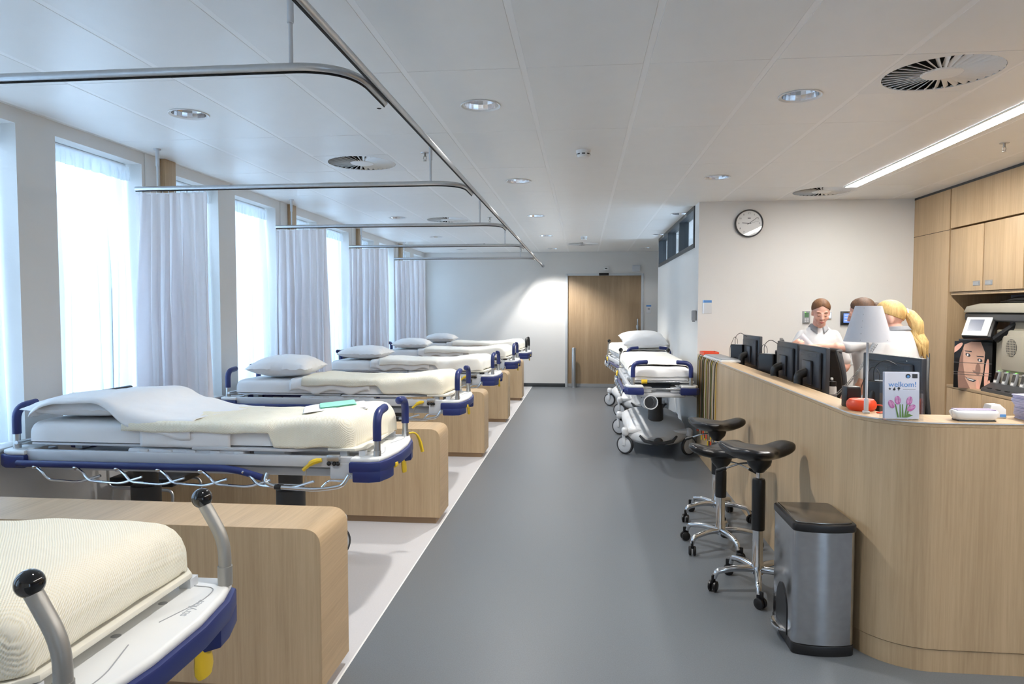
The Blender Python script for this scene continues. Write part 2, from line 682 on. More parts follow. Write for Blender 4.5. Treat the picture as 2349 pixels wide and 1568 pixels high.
# cupboards over the niche, and the low cabinet under it
for k, (a, b) in enumerate(((6.605, 7.165), (6.03, 6.595), (5.46, 6.02), (4.89, 5.45))):
    c = thing('wall_cupboard', ['oak wall cupboard next to the tall panel, farthest from the camera', 'oak wall cupboard second from the tall panel, over the copier', 'oak wall cupboard third from the tall panel', 'oak wall cupboard fourth from the tall panel'][k], 'cupboard', (XWOOD, (a + b) / 2, 1.79), 0, 'oak cupboards above the niche')
    MB().box(.022, .5, -(b - a) / 2, (b - a) / 2, .0, .6).build('body', M['woodz'], c)
    d = MB().box(0, .02, -(b - a) / 2 + .003, (b - a) / 2 - .003, -.0, .598, .002).build('door', M['woodz'], c)
    hy = -(b - a) / 2 + .09 if k % 2 == 0 else (b - a) / 2 - .09
    h = MB()
    h.box(-.004, .012, hy - .055, hy + .055, .045, .09, .002)
    h.build('handle', M['alu'], d)
    MB().box(-.006, -.003, hy - .043, hy + .043, .053, .076).build('handle_recess', M['grey'], d)

# ------------------------------------------------------------------ ceiling with its panels
cl = struct('ceiling', MB().box(XW - .34, XR, YB, YF, ZC + .15, ZC + .2), M['wall'])
struct('ceiling_near', MB().box(XW, XWOOD + .7, YB, 1.07, ZC, ZC + .02), M['tile'], cl)
GX, GY = -.298, 3.47
DOWN = {}
for yk in range(-1, 5):
    for xk, lit in ((-2.398, 0), (-.598, 1), (1.202, 2)):
        DOWN[(round((xk - GX - .3) / .6), yk * 2)] = lit
VENT = {(-3, 1): .9, (-3, 4): .9, (-3, 7): .9, (0, 7): .9, (3, 0): .3, (4, 3): .3}


def rect_hole(mb, x0, x1, y0, y1, z0, z1, cx, cy, r, n=32):
    """panel with a round hole"""
    ang = [2 * PI * k / n for k in range(n)] + [math.atan2(yy - cy, xx - cx) % (2 * PI) for xx in (x0, x1) for yy in (y0, y1)]
    ang = sorted(ang)
    outer = []
    for a in ang:
        dx, dy = math.cos(a), math.sin(a)
        tx = ((x1 if dx > 0 else x0) - cx) / dx if abs(dx) > 1e-9 else 1e9
        ty = ((y1 if dy > 0 else y0) - cy) / dy if abs(dy) > 1e-9 else 1e9
        t = min(tx, ty)
        outer.append((cx + dx * t, cy + dy * t))
    inner = [(cx + r * math.cos(a), cy + r * math.sin(a)) for a in ang]
    bm = mb.bm
    N = len(ang)
    L = {}
    for nm, pts in (('o', outer), ('i', inner)):
        for z in (0, 1):
            L[nm, z] = [bm.verts.new((p[0], p[1], z1 if z else z0)) for p in pts]
    for k in range(N):
        j = (k + 1) % N
        mb.face([L['o', 0][k], L['i', 0][k], L['i', 0][j], L['o', 0][j]])
        mb.face([L['o', 1][k], L['o', 1][j], L['i', 1][j], L['i', 1][k]])
        mb.face([L['o', 0][k], L['o', 0][j], L['o', 1][j], L['o', 1][k]])
        mb.face([L['i', 0][k], L['i', 1][k], L['i', 1][j], L['i', 0][j]])


tmesh = {}
hx, hy = .2845, .5985
plain = MB().box(-hx, hx, -hy, hy, 0, .012, .0015, 1).mesh('ceiling_panel', M['tile'])
holed = MB()
rect_hole(holed, -hx, hx, -hy, hy, 0, .012, 0, 0, .098)
holed = holed.mesh('ceiling_panel', M['tile'])
half = MB().box(-hx, hx, -.2985, .2985, 0, .012, .0015, 1).mesh('ceiling_panel', M['tile'])
for c in range(-6, 8):
    for r in range(-2, 10):
        x, y = GX + .3 + .6 * c, GY + .6 + 1.2 * r
        xa, xb, ya, yb = x - hx, x + hx, y - hy, y + hy
        if xb < XW + .02 or xa > XWOOD + .55 or ya > YF - .02:
            continue
        if (c, r) in VENT:
            vy = VENT[(c, r)]
            child('ceiling_panel', half, cl, (x, GY + 1.2 * r + (.3 if vy > .5 else .9), ZC))
        elif (c, r) in DOWN:
            child('ceiling_panel', holed, cl, (x, y, ZC))
        elif xa < XW or yb > YF or xb > XWOOD + .6:
            child('ceiling_panel', MB().box(max(xa, XW + .012), min(xb, XWOOD + .6), ya, min(yb, YF - .006), 0, .012, .0015, 1).mesh('ceiling_panel', M['tile']), cl, (0, 0, ZC))
        else:
            child('ceiling_panel', plain, cl, (x, y, ZC))
g = MB()
for c in range(-6, 9):
    x = GX + .6 * c
    if XW < x < XWOOD + .6:
        g.box(x - .0152, x + .0152, 1.07, YF, ZC + .0012, ZC + .014)
for r in range(-2, 10):
    g.box(XW, XWOOD + .6, GY + 1.2 * r - .006, GY + 1.2 * r + .006, ZC + .004, ZC + .013)
g.box(XW, XW + .014, 1.07, YF, ZC + .001, ZC + .013)
g.build('grid', M['grid'], cl)

# ------------------------------------------------------------------ downlights


def downlight(lit):
    t = thing('downlight', '', 'ceiling light')
    MB().lathe([(.098, .004), (.115, -.006), (.118, -.002), (.108, .001), (.098, .012)], 32, cap=False).build('trim_ring', M['white'], t)
    cup = MB().lathe([(.097, .0), (.092, .03), (.075, .075), (.045, .1), (.0, .105)], 20, cap=False)
    cup.build('reflector', M['reflector'], t, sharp=8)
    bulb = MB()
    if lit:
        bulb.lathe([(0, .0), (.06, .002), (.06, .02), (0, .022)], 20, T(0, 0, .066))
    else:
        bulb.tube(fillet([(-.04, -.012, .07), (.045, -.012, .06), (.045, .012, .06), (-.04, .012, .07)], .012), .009, 8)
    bulb.build('bulb', M['bulb'] if lit == 1 else (M['dimbulb'] if lit == 0 else M['bulb2']), t)
    return t


M['bulb2'] = glow('cool_bulb', (.8, .9, 1.0), 4.0)
protos = {}
WHERE = {-2: 'in the window-side row of the ceiling', 0: 'in the middle row of the ceiling', 1: 'in the desk-side row of the ceiling'}
ORD = ['nearest the camera', 'second from the camera', 'third from the camera', 'fourth from the camera', 'fifth from the camera', 'sixth from the camera']
for (c, r), lit in sorted(DOWN.items()):
    if c > -1 and r == 8 and lit == 2 and False:
        continue
    if lit not in protos:
        protos[lit] = downlight(lit)
        n = 0
    else:
        n = 1
    row = {0: 'window-side', 1: 'middle', 2: 'desk-side'}[lit]
    k = r // 2
    if k < 0:
        lab = 'round recessed downlight above and behind the view, %s row' % row
    else:
        lab = 'round recessed %s downlight, %s of the %s row' % ({0: 'unlit', 1: 'lit', 2: 'faint'}[lit], ['first', 'second', 'third', 'fourth', 'fifth'][k], row)
    x, y = GX + .3 + .6 * c, GY + .6 + 1.2 * r
    place(protos[lit], n, lab, (x, y, ZC), 0, 'recessed ceiling downlights')
    if lit:
        L = bpy.data.lights.new('downlight_lamp', 'SPOT')
        L.energy = DOWN_POWER * (1.0 if lit == 1 else .06) * (.5 if r < 0 else (1.35 if r > 5 else 1.0))
        L.color = DOWN_COL
        L.spot_size = math.radians(120)
        L.spot_blend = .6
        L.shadow_soft_size = .05
        lo = bpy.data.objects.new('downlight_lamp', L)
        lo.location = (x, y, ZC + .0)
        col.objects.link(lo)
for y in (-2.8, -.73 - 1.0):  # added spots behind the camera, no fittings, to light that end
    for x in (-1.8, .0, 1.8):
        L = bpy.data.lights.new('downlight_lamp', 'SPOT')
        L.energy = DOWN_POWER * .25
        L.color = DOWN_COL
        L.spot_size = math.radians(130)
        L.spot_blend = .6
        L.shadow_soft_size = .05
        lo = bpy.data.objects.new('downlight_lamp', L)
        lo.location = (x, y, ZC - .01)
        col.objects.link(lo)
# lamp in the room behind the clerestory
L = bpy.data.lights.new('side_room_lamp', 'AREA')
L.energy = 14
L.size = 1.0
L.color = DOWN_COL
lo = bpy.data.objects.new('side_room_lamp', L)
lo.location = (2.6, 10.0, ZC - .05)
col.objects.link(lo)

# strip light over the desk
t = thing('strip_light', 'long white strip light in the ceiling over the reception desk', 'ceiling light', (2.575, 4.0, ZC))
hs = MB()
hs.box(-.068, -.053, -4.6, 3.08, -.010, -.002)
hs.box(.053, .068, -4.6, 3.08, -.010, -.002)
hs.box(-.053, .053, 3.07, 3.08, -.010, -.002)
hs.build('housing', M['white'], t)
for k in range(12):
    y1 = 3.068 - .6 * k
    MB().box(-.053, .053, y1 - .592, y1, -.008, -.003).build('diffuser', M['line'], t)

# ------------------------------------------------------------------ swirl vents
vp = thing('air_vent', '', 'vent')
pl = MB()
rect_hole(pl, -.296, .296, -.2985, .2985, 0, .01, 0, 0, .272, 48)
pl.build('face_plate', M['white'], vp)
MB().lathe([(.272, .005), (.272, .09), (0, .09)], 40, cap=False).build('duct', M['dark'], vp)
MB().lathe([(0, -.004), (.09, -.003), (.098, .004), (0, .008)], 32).build('hub', M['white'], vp)
bl = MB()
bl.box(.095, .270, -.0012, .0012, -.012, .012)
for v in bl.bm.verts:
    v.co.y *= .4 + 1.0 * v.co.x / .27
bl = bl.mesh('slat', M['white'])
NB = 36
for k in range(NB):
    b = child('slat', bl, vp, (0, 0, .006), 2 * PI * k / NB)
    b.rotation_euler = (math.radians(52), 0, 2 * PI * k / NB)
vl = {(-3, 1): 'square swirl air vent in the ceiling above the second bed', (-3, 4): 'square swirl air vent above the third bed bay',
      (-3, 7): 'small-looking swirl air vent above the farthest beds', (0, 7): 'swirl air vent in the aisle ceiling by the sliding door',
      (3, 0): 'large swirl air vent over the front of the desk', (4, 3): 'swirl air vent by the clock wall'}
for n, ((c, r), vy) in enumerate(VENT.items()):
    place(vp, n, vl[(c, r)], (GX + .3 + .6 * c, GY + 1.2 * r + vy, ZC), 0, 'ceiling air vents')

# ------------------------------------------------------------------ curtain rails
ZR, XRAIL = 2.52, -.83
RY_ = [2.53 + 2.385 * k for k in range(5)]
t = thing('curtain_track', 'long silver curtain track along the aisle edge of the bays, to the far wall', 'curtain rail')
MB().tube([(XRAIL, -1.0, ZR + .004), (XRAIL, YF, ZR + .004)], .017, 12).build('rail', M['alu'], t)
MB().box(XRAIL - .005, XRAIL + .005, -1.0, YF - .01, ZR - .0145, ZR - .010).build('slot', M['dark'], t)
MB().lathe([(.035, 0), (.035, .006), (.02, .012)], 16, T(XRAIL, YF - .012, ZR + .004) @ RX(-PI / 2)).build('wall_flange', M['alu'], t)
hgm = MB().cyl((0, 0, -.012), (0, 0, .29), .008, seg=10).cyl((0, 0, .16), (0, 0, .285), .0125, seg=10).lathe([(.0, .278), (.026, .279), (.026, .2885), (0, .289)], 16).mesh('hanger_rod', M['offw'])
ordn = ['first', 'second', 'third', 'fourth', 'fifth']
for k, y in enumerate(RY_):
    t = thing('curtain_rail', '%s silver curtain rail crossing the bed bays, counted from the camera' % ordn[k], 'curtain rail', (0, y, ZR), 0, 'cross rails of the bed curtains')
    p = fillet([(XW + .012, 0, 0), (XRAIL - .0345, 0, 0), (XRAIL - .0345, .46, 0)], .42, 14)
    MB().tube(p, .0165, 12).build('rail', M['alu'], t)
    q = [Vector((v[0], v[1], -.0185)) for v in p]
    MB().tube(q, .004, 4).build('slot', M['dark'], t)
    for x in (-1.085, -3.15):
        child('hanger_rod', hgm, t, (x, .0, .002))

# ------------------------------------------------------------------ curtains


def wave_sheet(L, h, nf, amp, seed, flare=.06, n=None, lean=0.0):
    """hanging cloth along x: length L, height h (hangs down from z=0), nf folds"""
    rnd = random.Random(seed)
    ph = [rnd.uniform(0, 2 * PI) for _ in range(6)]
    n = n or int(nf * 11)

    def fn(u, v):
        z = -h * v
        d = .25 + .75 * min(1, v * 2.2)
        uu = u + .012 * math.sin(u * 9 + ph[0]) + .02 * v * math.sin(u * 14 + ph[1])
        w = uu * nf * 2 * PI
        a = amp * d * (1 + .45 * math.sin(u * 11 + ph[2] + v * 1.3))
        yy = a * math.sin(w + .6 * math.sin(v * 2.5 + u * 5 + ph[3]))
        yy += amp * .25 * d * math.sin(2.1 * w + ph[4])
        xx = (u - .5) * L * (1 + flare * v) + .010 * d * math.sin(w * 2 + ph[5]) + lean * v
        return V(xx, yy, z)
    return MB().grid(fn, n, 15)


for k in range(1, 5):
    y = RY_[k]
    t = thing('bed_curtain', 'white ward curtain gathered at the window end of the %s cross rail' % ordn[k], 'curtain', (-3.045, y, ZR - .034), 0, 'gathered ward curtains')
    c = wave_sheet(.56, 1.72 + .16, 7, .055, 40 + k, .1).build('cloth', M['curtain'], t, flip=False)
    hk = MB()
    for i in range(12):
        x = -.26 + .52 * i / 11
        hk.tube([(x, 0, .011), (x, .004, .004), (x, 0, -.01)], .004, 5)
    hk.build('hook', M['white'], t)
    MB().tube([(-.26, 0, -.004), (.26, 0, -.004)], .004, 5).build('header_tape', M['white'], t)

for i, (a, b) in enumerate(WIN):
    L = (b - a) - .03
    names = ['behind the view', 'behind the view', 'beside the view', 'beside the camera', 'at the left edge of the photo', 'in the tall window nearest the second bed', 'behind the first ward curtain', 'beyond the first ward curtain, beside the third bed',
             'behind the second ward curtain', 'beside the fourth bed', 'behind the third ward curtain', 'beside the fifth bed', 'behind the fourth ward curtain', 'in the last window by the far wall']
    t = thing('window_curtain', 'sheer white curtain %s' % (names[i] if i > 1 else names[i] + ', %s from the back wall' % ordn[i]), 'curtain', (XW - .13, (a + b) / 2, ZT - .02), PI / 2, 'sheer window curtains')
    c = wave_sheet(L, ZT - ZS - .05, 7, .042, 90 + i, -.02, 110).build('cloth', M['sheer'], t, flip=False)
    h = wave_sheet(L + .005, .11, 9, .012, 190 + i, 0, 90)
    for v in h.bm.verts:
        v.co.y -= .033
    h.build('heading_band', M['sheer'], t, flip=False)
    MB().box(-L / 2, L / 2, -.014, .014, -.002, .016).build('curtain_rod', M['white'], t)

# ------------------------------------------------------------------ low oak dividers between the bays
DIVF = [3.03 + 2.38 * k for k in range(5)]
DT = .33


def divider():
    L, Hh, r = 2.265, .72, .075
    prof = [(0, .06), (L - .004, .06)]
    pr = fillet([(L, 0, .06), (L, 0, Hh), (0, 0, Hh)], r, 8)
    t = thing('bay_divider', '', 'partition')
    # core with upright grain faces
    core = MB()
    poly = [(0.0, .05)] + [(p.x, p.z) for p in fillet([(L, 0, .05), (L, 0, Hh), (0, 0, Hh)], r, 8)]
    core.prism([(p[0], p[1]) for p in poly], 0, DT, T(0, DT, 0) @ RX(PI / 2), 0)
    core.build('side_panel', M['woodz'], t)
    # wrapped top and end
    sk = MB()
    out = fillet([(L + .0012, 0, .05), (L + .0012, 0, Hh + .0012), (0, 0, Hh + .0012)], r + .0012, 8)
    inn = fillet([(L + .0001, 0, .05), (L + .0001, 0, Hh + .0001), (0, 0, Hh + .0001)], r + .0001, 8)
    for (p, q), (p2, q2) in zip(zip(out, inn), zip(out[1:], inn[1:])):
        a = [V(p.x, .001, p.z), V(q.x, .001, q.z), V(q2.x, .001, q2.z), V(p2.x, .001, p2.z)]
        b_ = [v + V(0, DT - .002, 0) for v in a]
        bm = sk.bm
        va = [bm.verts.new(v) for v in a]
        vb = [bm.verts.new(v) for v in b_]
        sk.face(va)
        sk.face(vb[::-1])
        sk.face([va[0], va[3], vb[3], vb[0]])
        sk.face([va[1], vb[1], vb[2], va[2]])
    bmesh.ops.remove_doubles(sk.bm, verts=sk.bm.verts[:], dist=1e-6)
    sk.build('wrap_panel', M['woody'], t)
    MB().box(.0, L - .035, .02, DT - .02, 0, .052).build('plinth', mat('plinth_laminate', (150, 122, 92), .5, var=.03), t)
    return t


d0 = divider()
for k, y in enumerate(DIVF):
    place(d0, k, 'low oak bay divider with rounded top corner, %s from the camera' % ordn[k], (XW + .01, y - DT, 0), 0, 'oak dividers between the bays')

# ------------------------------------------------------------------ stretchers (local: x from head to foot, z up)


def sym(y):
    return (-y, y)


def base_parts(t):
    """white wheeled base with lift columns"""
    sh = MB()

    def hull(u, v):
        x = -.75 + 1.50 * u
        e = abs(2 * u - 1)
        w = .34 - .05 * e ** 4
        zt = .40 - .10 * e ** 2.5 - .02 * math.cos(u * 2 * PI * 2)
        zb = .15 + .0 * e - .07 * max(0, e - .72) / .28
        a = 2 * PI * v
        c, s_ = math.cos(a), math.sin(a)
        p = .55
        k = 1 - .55 * max(0, e - .86) / .14
        yy = w * math.copysign(abs(c) ** p, c) * (.75 + .25 * (1 - max(0, s_) ** 2)) * k
        zz = (zt + zb) / 2 + (zt - zb) / 2 * math.copysign(abs(s_) ** .8, s_) * k
        return V(x, yy, zz)
    sh.grid(hull, 25, 28, closev=True)
    n = 28
    bm = sh.bm
    bm.verts.ensure_lookup_table()
    sh.face([bm.verts[i] for i in range(n)][::-1])
    sh.face([bm.verts[24 * n + i] for i in range(n)])
    base = sh.build('base_shell', M['base'], t)
    for sx in (-1, 1):
        for sy in (-1, 1):
            x, y = sx * .61, sy * .35
            w = MB()
            Mx = T(x, y, .105) @ RZ(.95 * sy) @ RX(PI / 2)
            w.lathe([(.0, -.020), (.060, -.024), (.086, -.016), (.088, .016), (.060, .024), (.0, .020)], 28, Mx)
            wo = w.build('wheel', M['offw'], t)
            MB().lathe([(.086, -.019), (.100, -.017), (.105, -.008), (.105, .008), (.100, .017), (.086, .019)], 28, Mx, cap=False).build('tyre', M['dgrey'], wo)
            f = MB()
            f.box(x - .07, x + .07, y - .038, y + .038, .21, .30, .03, 3)
            f.cyl((x, y, .20), (x, y, .22), .02)
            f.box(-.02, .02, -.032, -.026, .10, .22, .004, 2, T(x, y, 0) @ RZ(.95 * sy))
            f.box(-.02, .02, .026, .032, .10, .22, .004, 2, T(x, y, 0) @ RZ(.95 * sy))
            f.box(x - .06, x + .06, min(y, y - sy * .2), max(y, y - sy * .2), .24, .29, .02, 2)
            f.build('wheel_fork', M['base'], t)
    pd = MB()
    pd.tube([(-.75, -.20, .235), (-.79, -.15, .185), (-.80, -.06, .165), (-.80, .06, .165), (-.79, .15, .185), (-.75, .20, .235)], [.012, .02, .02, .02, .02, .012], 8)
    pd.ball((-.78, 0, .185), (.03, .05, .035))
    pd.build('pedal', M['dgrey'], t)
    for x in (-.46, .46):
        c = MB()
        c.lathe([(.085, .36), (.085, .55), (.07, .55), (.07, .70)], 20, T(x, 0, 0))
        c.build('lift_column', M['dgrey'], t)


def horn(mb_post, mb_grip, x, y, z0, sgn):
    """post with a grip that bends inward (sgn: +1 bends to +y)"""
    mb_post.cyl((x, y, z0), (x, y, z0 + .115), .0185, seg=14)
    mb_post.cyl((x, y, z0), (x, y, z0 + .03), .0215, seg=14)
    p = fillet([(x, y, z0 + .085), (x, y, z0 + .235), (x, y + sgn * .145, z0 + .245)], .095, 7)
    mb_grip.tube(p, .0235, 14)
    mb_grip.ball(p[-1], (.0235, .010, .0235), 12, 6)


def ball_handle(t, x, y, z0, lean):
    o = MB()
    pts = fillet([(x, y, z0), (x, y, z0 + .13), (x + lean, y, z0 + .235)], .05, 5)
    o.tube(pts, .018, 16)
    o.cyl((x, y, z0), (x, y, z0 + .055), .0205, seg=16)
    ho = o.build('push_handle', M['steel'], t)
    MB().ball((x + lean * 1.1, y, z0 + .252), .0285, 20, 14).build('ball_knob', M['gloss'], ho)


def stretcher(foot='horn', detail=True, head='horn'):
    t = thing('hospital_stretcher', '', 'stretcher')
    base_parts(t)
    fr = MB()
    fr.box(-1.0, .98, -.25, .25, .69, .735, .01)
    for s in (-1, 1):
        fr.box(-1.02, .97, min(s * .315, s * .352), max(s * .315, s * .352), .765, .825, .008)
        fr.box(-.2, .1, min(s * .2, s * .35), max(s * .2, s * .35), .735, .77, .006)
        fr.box(.84, 1.02, min(s * .275, s * .36), max(s * .275, s * .36), .705, .79, .006)
        fr.box(.88, .92, min(s * .27, s * .31), max(s * .27, s * .31), .79, .85)
        fr.box(.985, 1.02, min(s * .27, s * .31), max(s * .27, s * .31), .79, .85)
        fr.box(-1.0, -.95, min(s * .1, s * .36), max(s * .1, s * .36), .74, .80, .006)
        fr.box(-.35, .34, min(s * .25, s * .325), max(s * .25, s * .325), .79, .843, .014)
        for q in range(5):
            fr.box(-.28 + q * .14, -.22 + q * .14, min(s * .31, s * .334), max(s * .31, s * .334), .80, .84, .01)
        fr.box(.38, .56, min(s * .2, s * .3), max(s * .2, s * .3), .80, .84, .008)
    fr.build('frame', M['offw'], t)
    dk = MB()
    dk.box(-.95, .02, -.30, .30, .845, .86, .004)
    dk.prism([(.04, -.335), (.62, -.335), (.80, -.27), (.80, .27), (.62, .335), (.04, .335)], .842, .858, b=.004)
    dk.build('deck', M['offw'], t)
    fp = MB()
    fp.prism([(.82, -.20), (.82, -.335), (.97, -.335), (1.02, -.28), (1.02, .28), (.97, .335), (.82, .335), (.82, .20)], .852, .868, b=.004)
    fp.build('foot_plate', M['cream_plastic'], t)
    # foot bumper
    o = [(.95, -.25), (.95, -.375), (1.06, -.375), (1.115, -.35), (1.145, -.26), (1.165, -.10), (1.165, .10), (1.145, .26), (1.115, .35), (1.06, .375), (.95, .375), (.95, .25)]
    bl_ = MB()
    bl_.prism(o, .742, .80, b=.008)
    for s in (-1, 1):
        e = [(.95, .17 * s), (.97, .375 * s), (1.06, .375 * s), (1.115, .35 * s), (1.142, .26 * s), (1.148, .20 * s), (1.10, .15 * s)]
        bl_.prism(e if s > 0 else e[::-1], .69, .760, b=.010)
    fb = bl_.build('foot_bumper', M['blue'], t)
    top = MB()
    ins = [(.958, -.235), (.955, -.362), (1.06, -.362), (1.106, -.34), (1.132, -.252), (1.152, -.10), (1.152, .10), (1.132, .252), (1.106, .34), (1.06, .362), (.955, .362), (.958, .235)]
    top.prism(ins, .795, .824, b=.012, seg=3)
    tp = top.build('bumper_top', M['white'], t)
    if detail:
        for yy in (-.02, .17, -.19):
            MB().lathe([(.0, .0005), (.009, .001), (.012, .0)], 16, T(1.00, yy, .8242)).build('screw_cap', M['grey'], tp)
        for s in (-1, 1):
            MB().tube(fillet([(1.06, s * .06, .8245), (1.10, s * .20, .8245), (1.09, s * .285, .8245), (1.02, s * .29, .8245)], .06, 6), .0016, 5).build('trim_line', M['grey'], tp)
    # head bumpers
    for s in (-1, 1):
        h = MB()
        e = [(-.93, .19 * s), (-.93, .385 * s), (-1.05, .385 * s), (-1.10, .35 * s), (-1.112, .27 * s), (-1.10, .19 * s)]
        h.prism(e if s < 0 else e[::-1], .725, .80, b=.012)
        hb = h.build('head_bumper', M['blue'], t)
        c = MB()
        e = [(-.935, .195 * s), (-.935, .375 * s), (-1.04, .375 * s), (-1.088, .343 * s), (-1.10, .268 * s), (-1.088, .195 * s)]
        c.prism(e if s < 0 else e[::-1], .798, .825, b=.010)
        c.build('bumper_top', M['white'], hb)
    hr = MB()
    hr.tube([(-1.06, -.2, .785), (-1.06, .2, .785)], .013, 10)
    hr.tube([(-1.02, -.33, .86), (-1.02, .33, .86)], .011, 10)
    hr.build('head_rail', M['chrome'], t)
    MB().cyl((-1.02, .15, .86), (-1.02, .21, .86), .022, seg=14).build('rail_knob', M['yellow'], t)
    # handles
    for s in (-1, 1):
        if head == 'horn':
            po, gr = MB(), MB()
            horn(po, gr, -1.04, s * .30, .822, -s)
            hp = po.build('push_handle', M['alu'], t)
            gr.build('grip', M['blue'] if foot != 'black' else M['black'], hp)
        else:
            ball_handle(t, -1.04, s * .30, .822, .05)
        if foot == 'ball':
            ball_handle(t, 1.10, s * .315, .822, -.06)
        else:
            po, gr = MB(), MB()
            horn(po, gr, 1.085, s * .30, .822, -s)
            hp = po.build('push_handle', M['alu'], t)
            gr.build('grip', M['blue'] if foot != 'black' else M['black'], hp)
    # lowered side rails
    for s in (-1, 1):
        y = s * .385
        r = MB()
        r.tube(fillet([(-.97, y, .755), (.30, y, .755), (.47, y, .715)], .25, 6), [.017] * 9, 10)
        for v in r.bm.verts:
            v.co.z = .755 + (v.co.z - .755) * 1.15
        sr = r.build('side_rail', M['blue'], t)
        for q in range(6):
            x = -.86 + q * .245
            a = MB()
            a.tube(fillet([(x, y, .742), (x + .05, y + s * .012, .715), (x + .09, y + s * .02, .672), (x + .28, y + s * .02, .662), (x + .40, y + s * .012, .70)], .04, 4), .0075, 8)
            a.ball((x, y + s * .004, .738), (.018, .014, .014), 10, 6)
            a.build('rail_arm', M['chrome'], sr)
        a = MB()
        a.tube(fillet([(.50, y, .735), (.49, y + s * .02, .69), (.55, y + s * .02, .665), (.78, y + s * .02, .655), (.92, y + s * .01, .675), (.955, y, .735)], .05, 5), .011, 10)
        a.tube(fillet([(.80, y, .662), (.84, y, .705), (.93, y, .70)], .03, 4), .006, 8)
        a.tube(fillet([(.40, y, .71), (.42, y, .675), (.71, y, .675), (.72, y, .775)], .02, 4), .0035, 6)
        a.build('grab_bar', M['chrome'], sr)
        MB().cyl((.55, y + s * .02, .665), (.585, y + s * .02, .6635), .0135, seg=12).build('bar_sleeve', M['black'], sr)
        v = MB()
        v.box(.83, .90, min(s * .355, s * .385), max(s * .355, s * .385), .805, .84, .006)
        v.build('release_block', M['alu'], t)
        k = MB()
        for xx in (.84, .87, .89):
            k.ball((xx, s * .375, .792), .012, 10, 8)
        k.build('release_knob', M['black'], t)
        lv = MB()
        lv.tube(fillet([(.80, s * .372, .81), (.75, s * .378, .80), (.70, s * .385, .755)], .03, 4), [.010] + [.015] * 4 + [.010] * 1 + [.010] * 1, 8)
        lv.build('release_lever', M['yellow'], t)
    # yellow foot pedals below the bumper
    for yy in (.18,):
        p = MB()

        def pad(u, v, yy=yy):
            a = 2 * PI * v
            r = (.028 + .026 * min(1, u * 1.4)) * (1 if u < .9 else .72)
            return V(1.10 + .012 * math.sin(a) + .010 * u, yy + r * .8 * math.cos(a), .75 - .125 * u)
        p.grid(pad, 8, 14, closev=True)
        bm = p.bm
        bm.verts.ensure_lookup_table()
        p.face([bm.verts[7 * 14 + i] for i in range(14)])
        p.build('yellow_pedal', M['yellow'], t)
    yl = MB()
    yl.box(1.14, 1.1595, -.19, -.13, .735, .765, .006)
    yl.build('yellow_label', M['yellow'], t)
    return t


M['base'] = mat('base_plastic', (222, 224, 226), .35, var=.02)
M['cream_plastic'] = mat('cream_plastic', (226, 222, 208), .45, var=.02)


# bedding -------------------------------------------------------------------
def resample(pl, n):
    d = [0]
    for a, b in zip(pl, pl[1:]):
        d.append(d[-1] + (b - a).length)
    out = []
    j = 0
    for i in range(n):
        s = d[-1] * i / (n - 1)
        while j < len(d) - 2 and d[j + 1] < s:
            j += 1
        k = (s - d[j]) / max(1e-9, d[j + 1] - d[j])
        out.append(pl[j].lerp(pl[j + 1], k))
    return out


def drape(x0, x1, zt, zb0, zb1, hw=.315, r=.055, nx=60, ns=48, wr=.006, seed=1, crown=.012, close1=0.0, close0=0.0, skew=0.0, wsc=7.0, edge=0.0, offs=0.0):
    """cloth over the mattress: zt(x) height of the top, zb0/zb1 hem height at -y/+y side"""
    mb = MB()
    rows = []
    main = [(x0 + (x1 - x0) * i / (nx - 1), 0.0, 0.0) for i in range(nx)]
    if close0 > 0:
        R_ = close0
        rows += [(x0, R_, 1 - i / 4) for i in range(4)]
        rows += [(x0 + R_ - R_ * math.sin(a), R_ * (1 - math.cos(a)), 0.0) for a in [PI / 2 * (1 - i / 5) for i in range(5)]]
        main = [m_ for m_ in main if m_[0] > x0 + R_]
    if close1 > 0:
        main = [m_ for m_ in main if m_[0] < x1 - close1]
    rows += main
    if close1 > 0:
        R_ = close1
        rows += [(x1 - R_ + R_ * math.sin(a), R_ * (1 - math.cos(a)), 0.0) for a in [PI / 2 * i / 6 for i in range(7)]]
        rows += [(x1, R_, (i + 1) / 5) for i in range(5)]
    prev = None
    for x, ins, dn in rows:
        b0 = zb0(x) if callable(zb0) else zb0
        b1 = zb1(x) if callable(zb1) else zb1
        z = zt(x) - ins
        bm_ = max(b0, b1)
        if dn > 0:
            z = z + (bm_ + .004 - z) * dn
        w = hw + offs - ins * .6
        z = max(z, bm_ + .003)
        pl = fillet([(x, -w - .006, min(b0, z)), (x, -w, z), (x, w, z), (x, w + .006, min(b1, z))], min(r, max(.004, (z - bm_) * .8)), 6)
        pts = resample(pl, ns)
        vs = []
        for i, p in enumerate(pts):
            u = i / (ns - 1)
            q = p.copy()
            cy = p.y / w
            q.z += crown * max(0, 1 - cy * cy) * (1 - dn)
            nv = noise.noise((q.x * wsc + seed * 13, q.y * wsc * .9, q.z * wsc * 1.3)) + .5 * noise.noise((q.x * wsc * 2.3 + seed * 5, q.y * wsc * 2.5, q.z * wsc * 2))
            side = abs(cy) > .9
            q.z += 0 if side else wr * nv
            q.y += (wr * 1.2 * nv * (1 if cy > 0 else -1)) if side else 0
            if edge and (i < 3 or i > ns - 4):
                q.z += edge * noise.noise((q.x * 9, seed, 2))
            q.x += skew * p.y
            vs.append(mb.bm.verts.new(q))
        if prev:
            for i in range(ns - 1):
                mb.face([prev[i], prev[i + 1], vs[i + 1], vs[i]])
        prev = vs
    return mb


def sstep(a, b, x):
    t = max(0, min(1, (x - a) / (b - a)))
    return t * t * (3 - 2 * t)


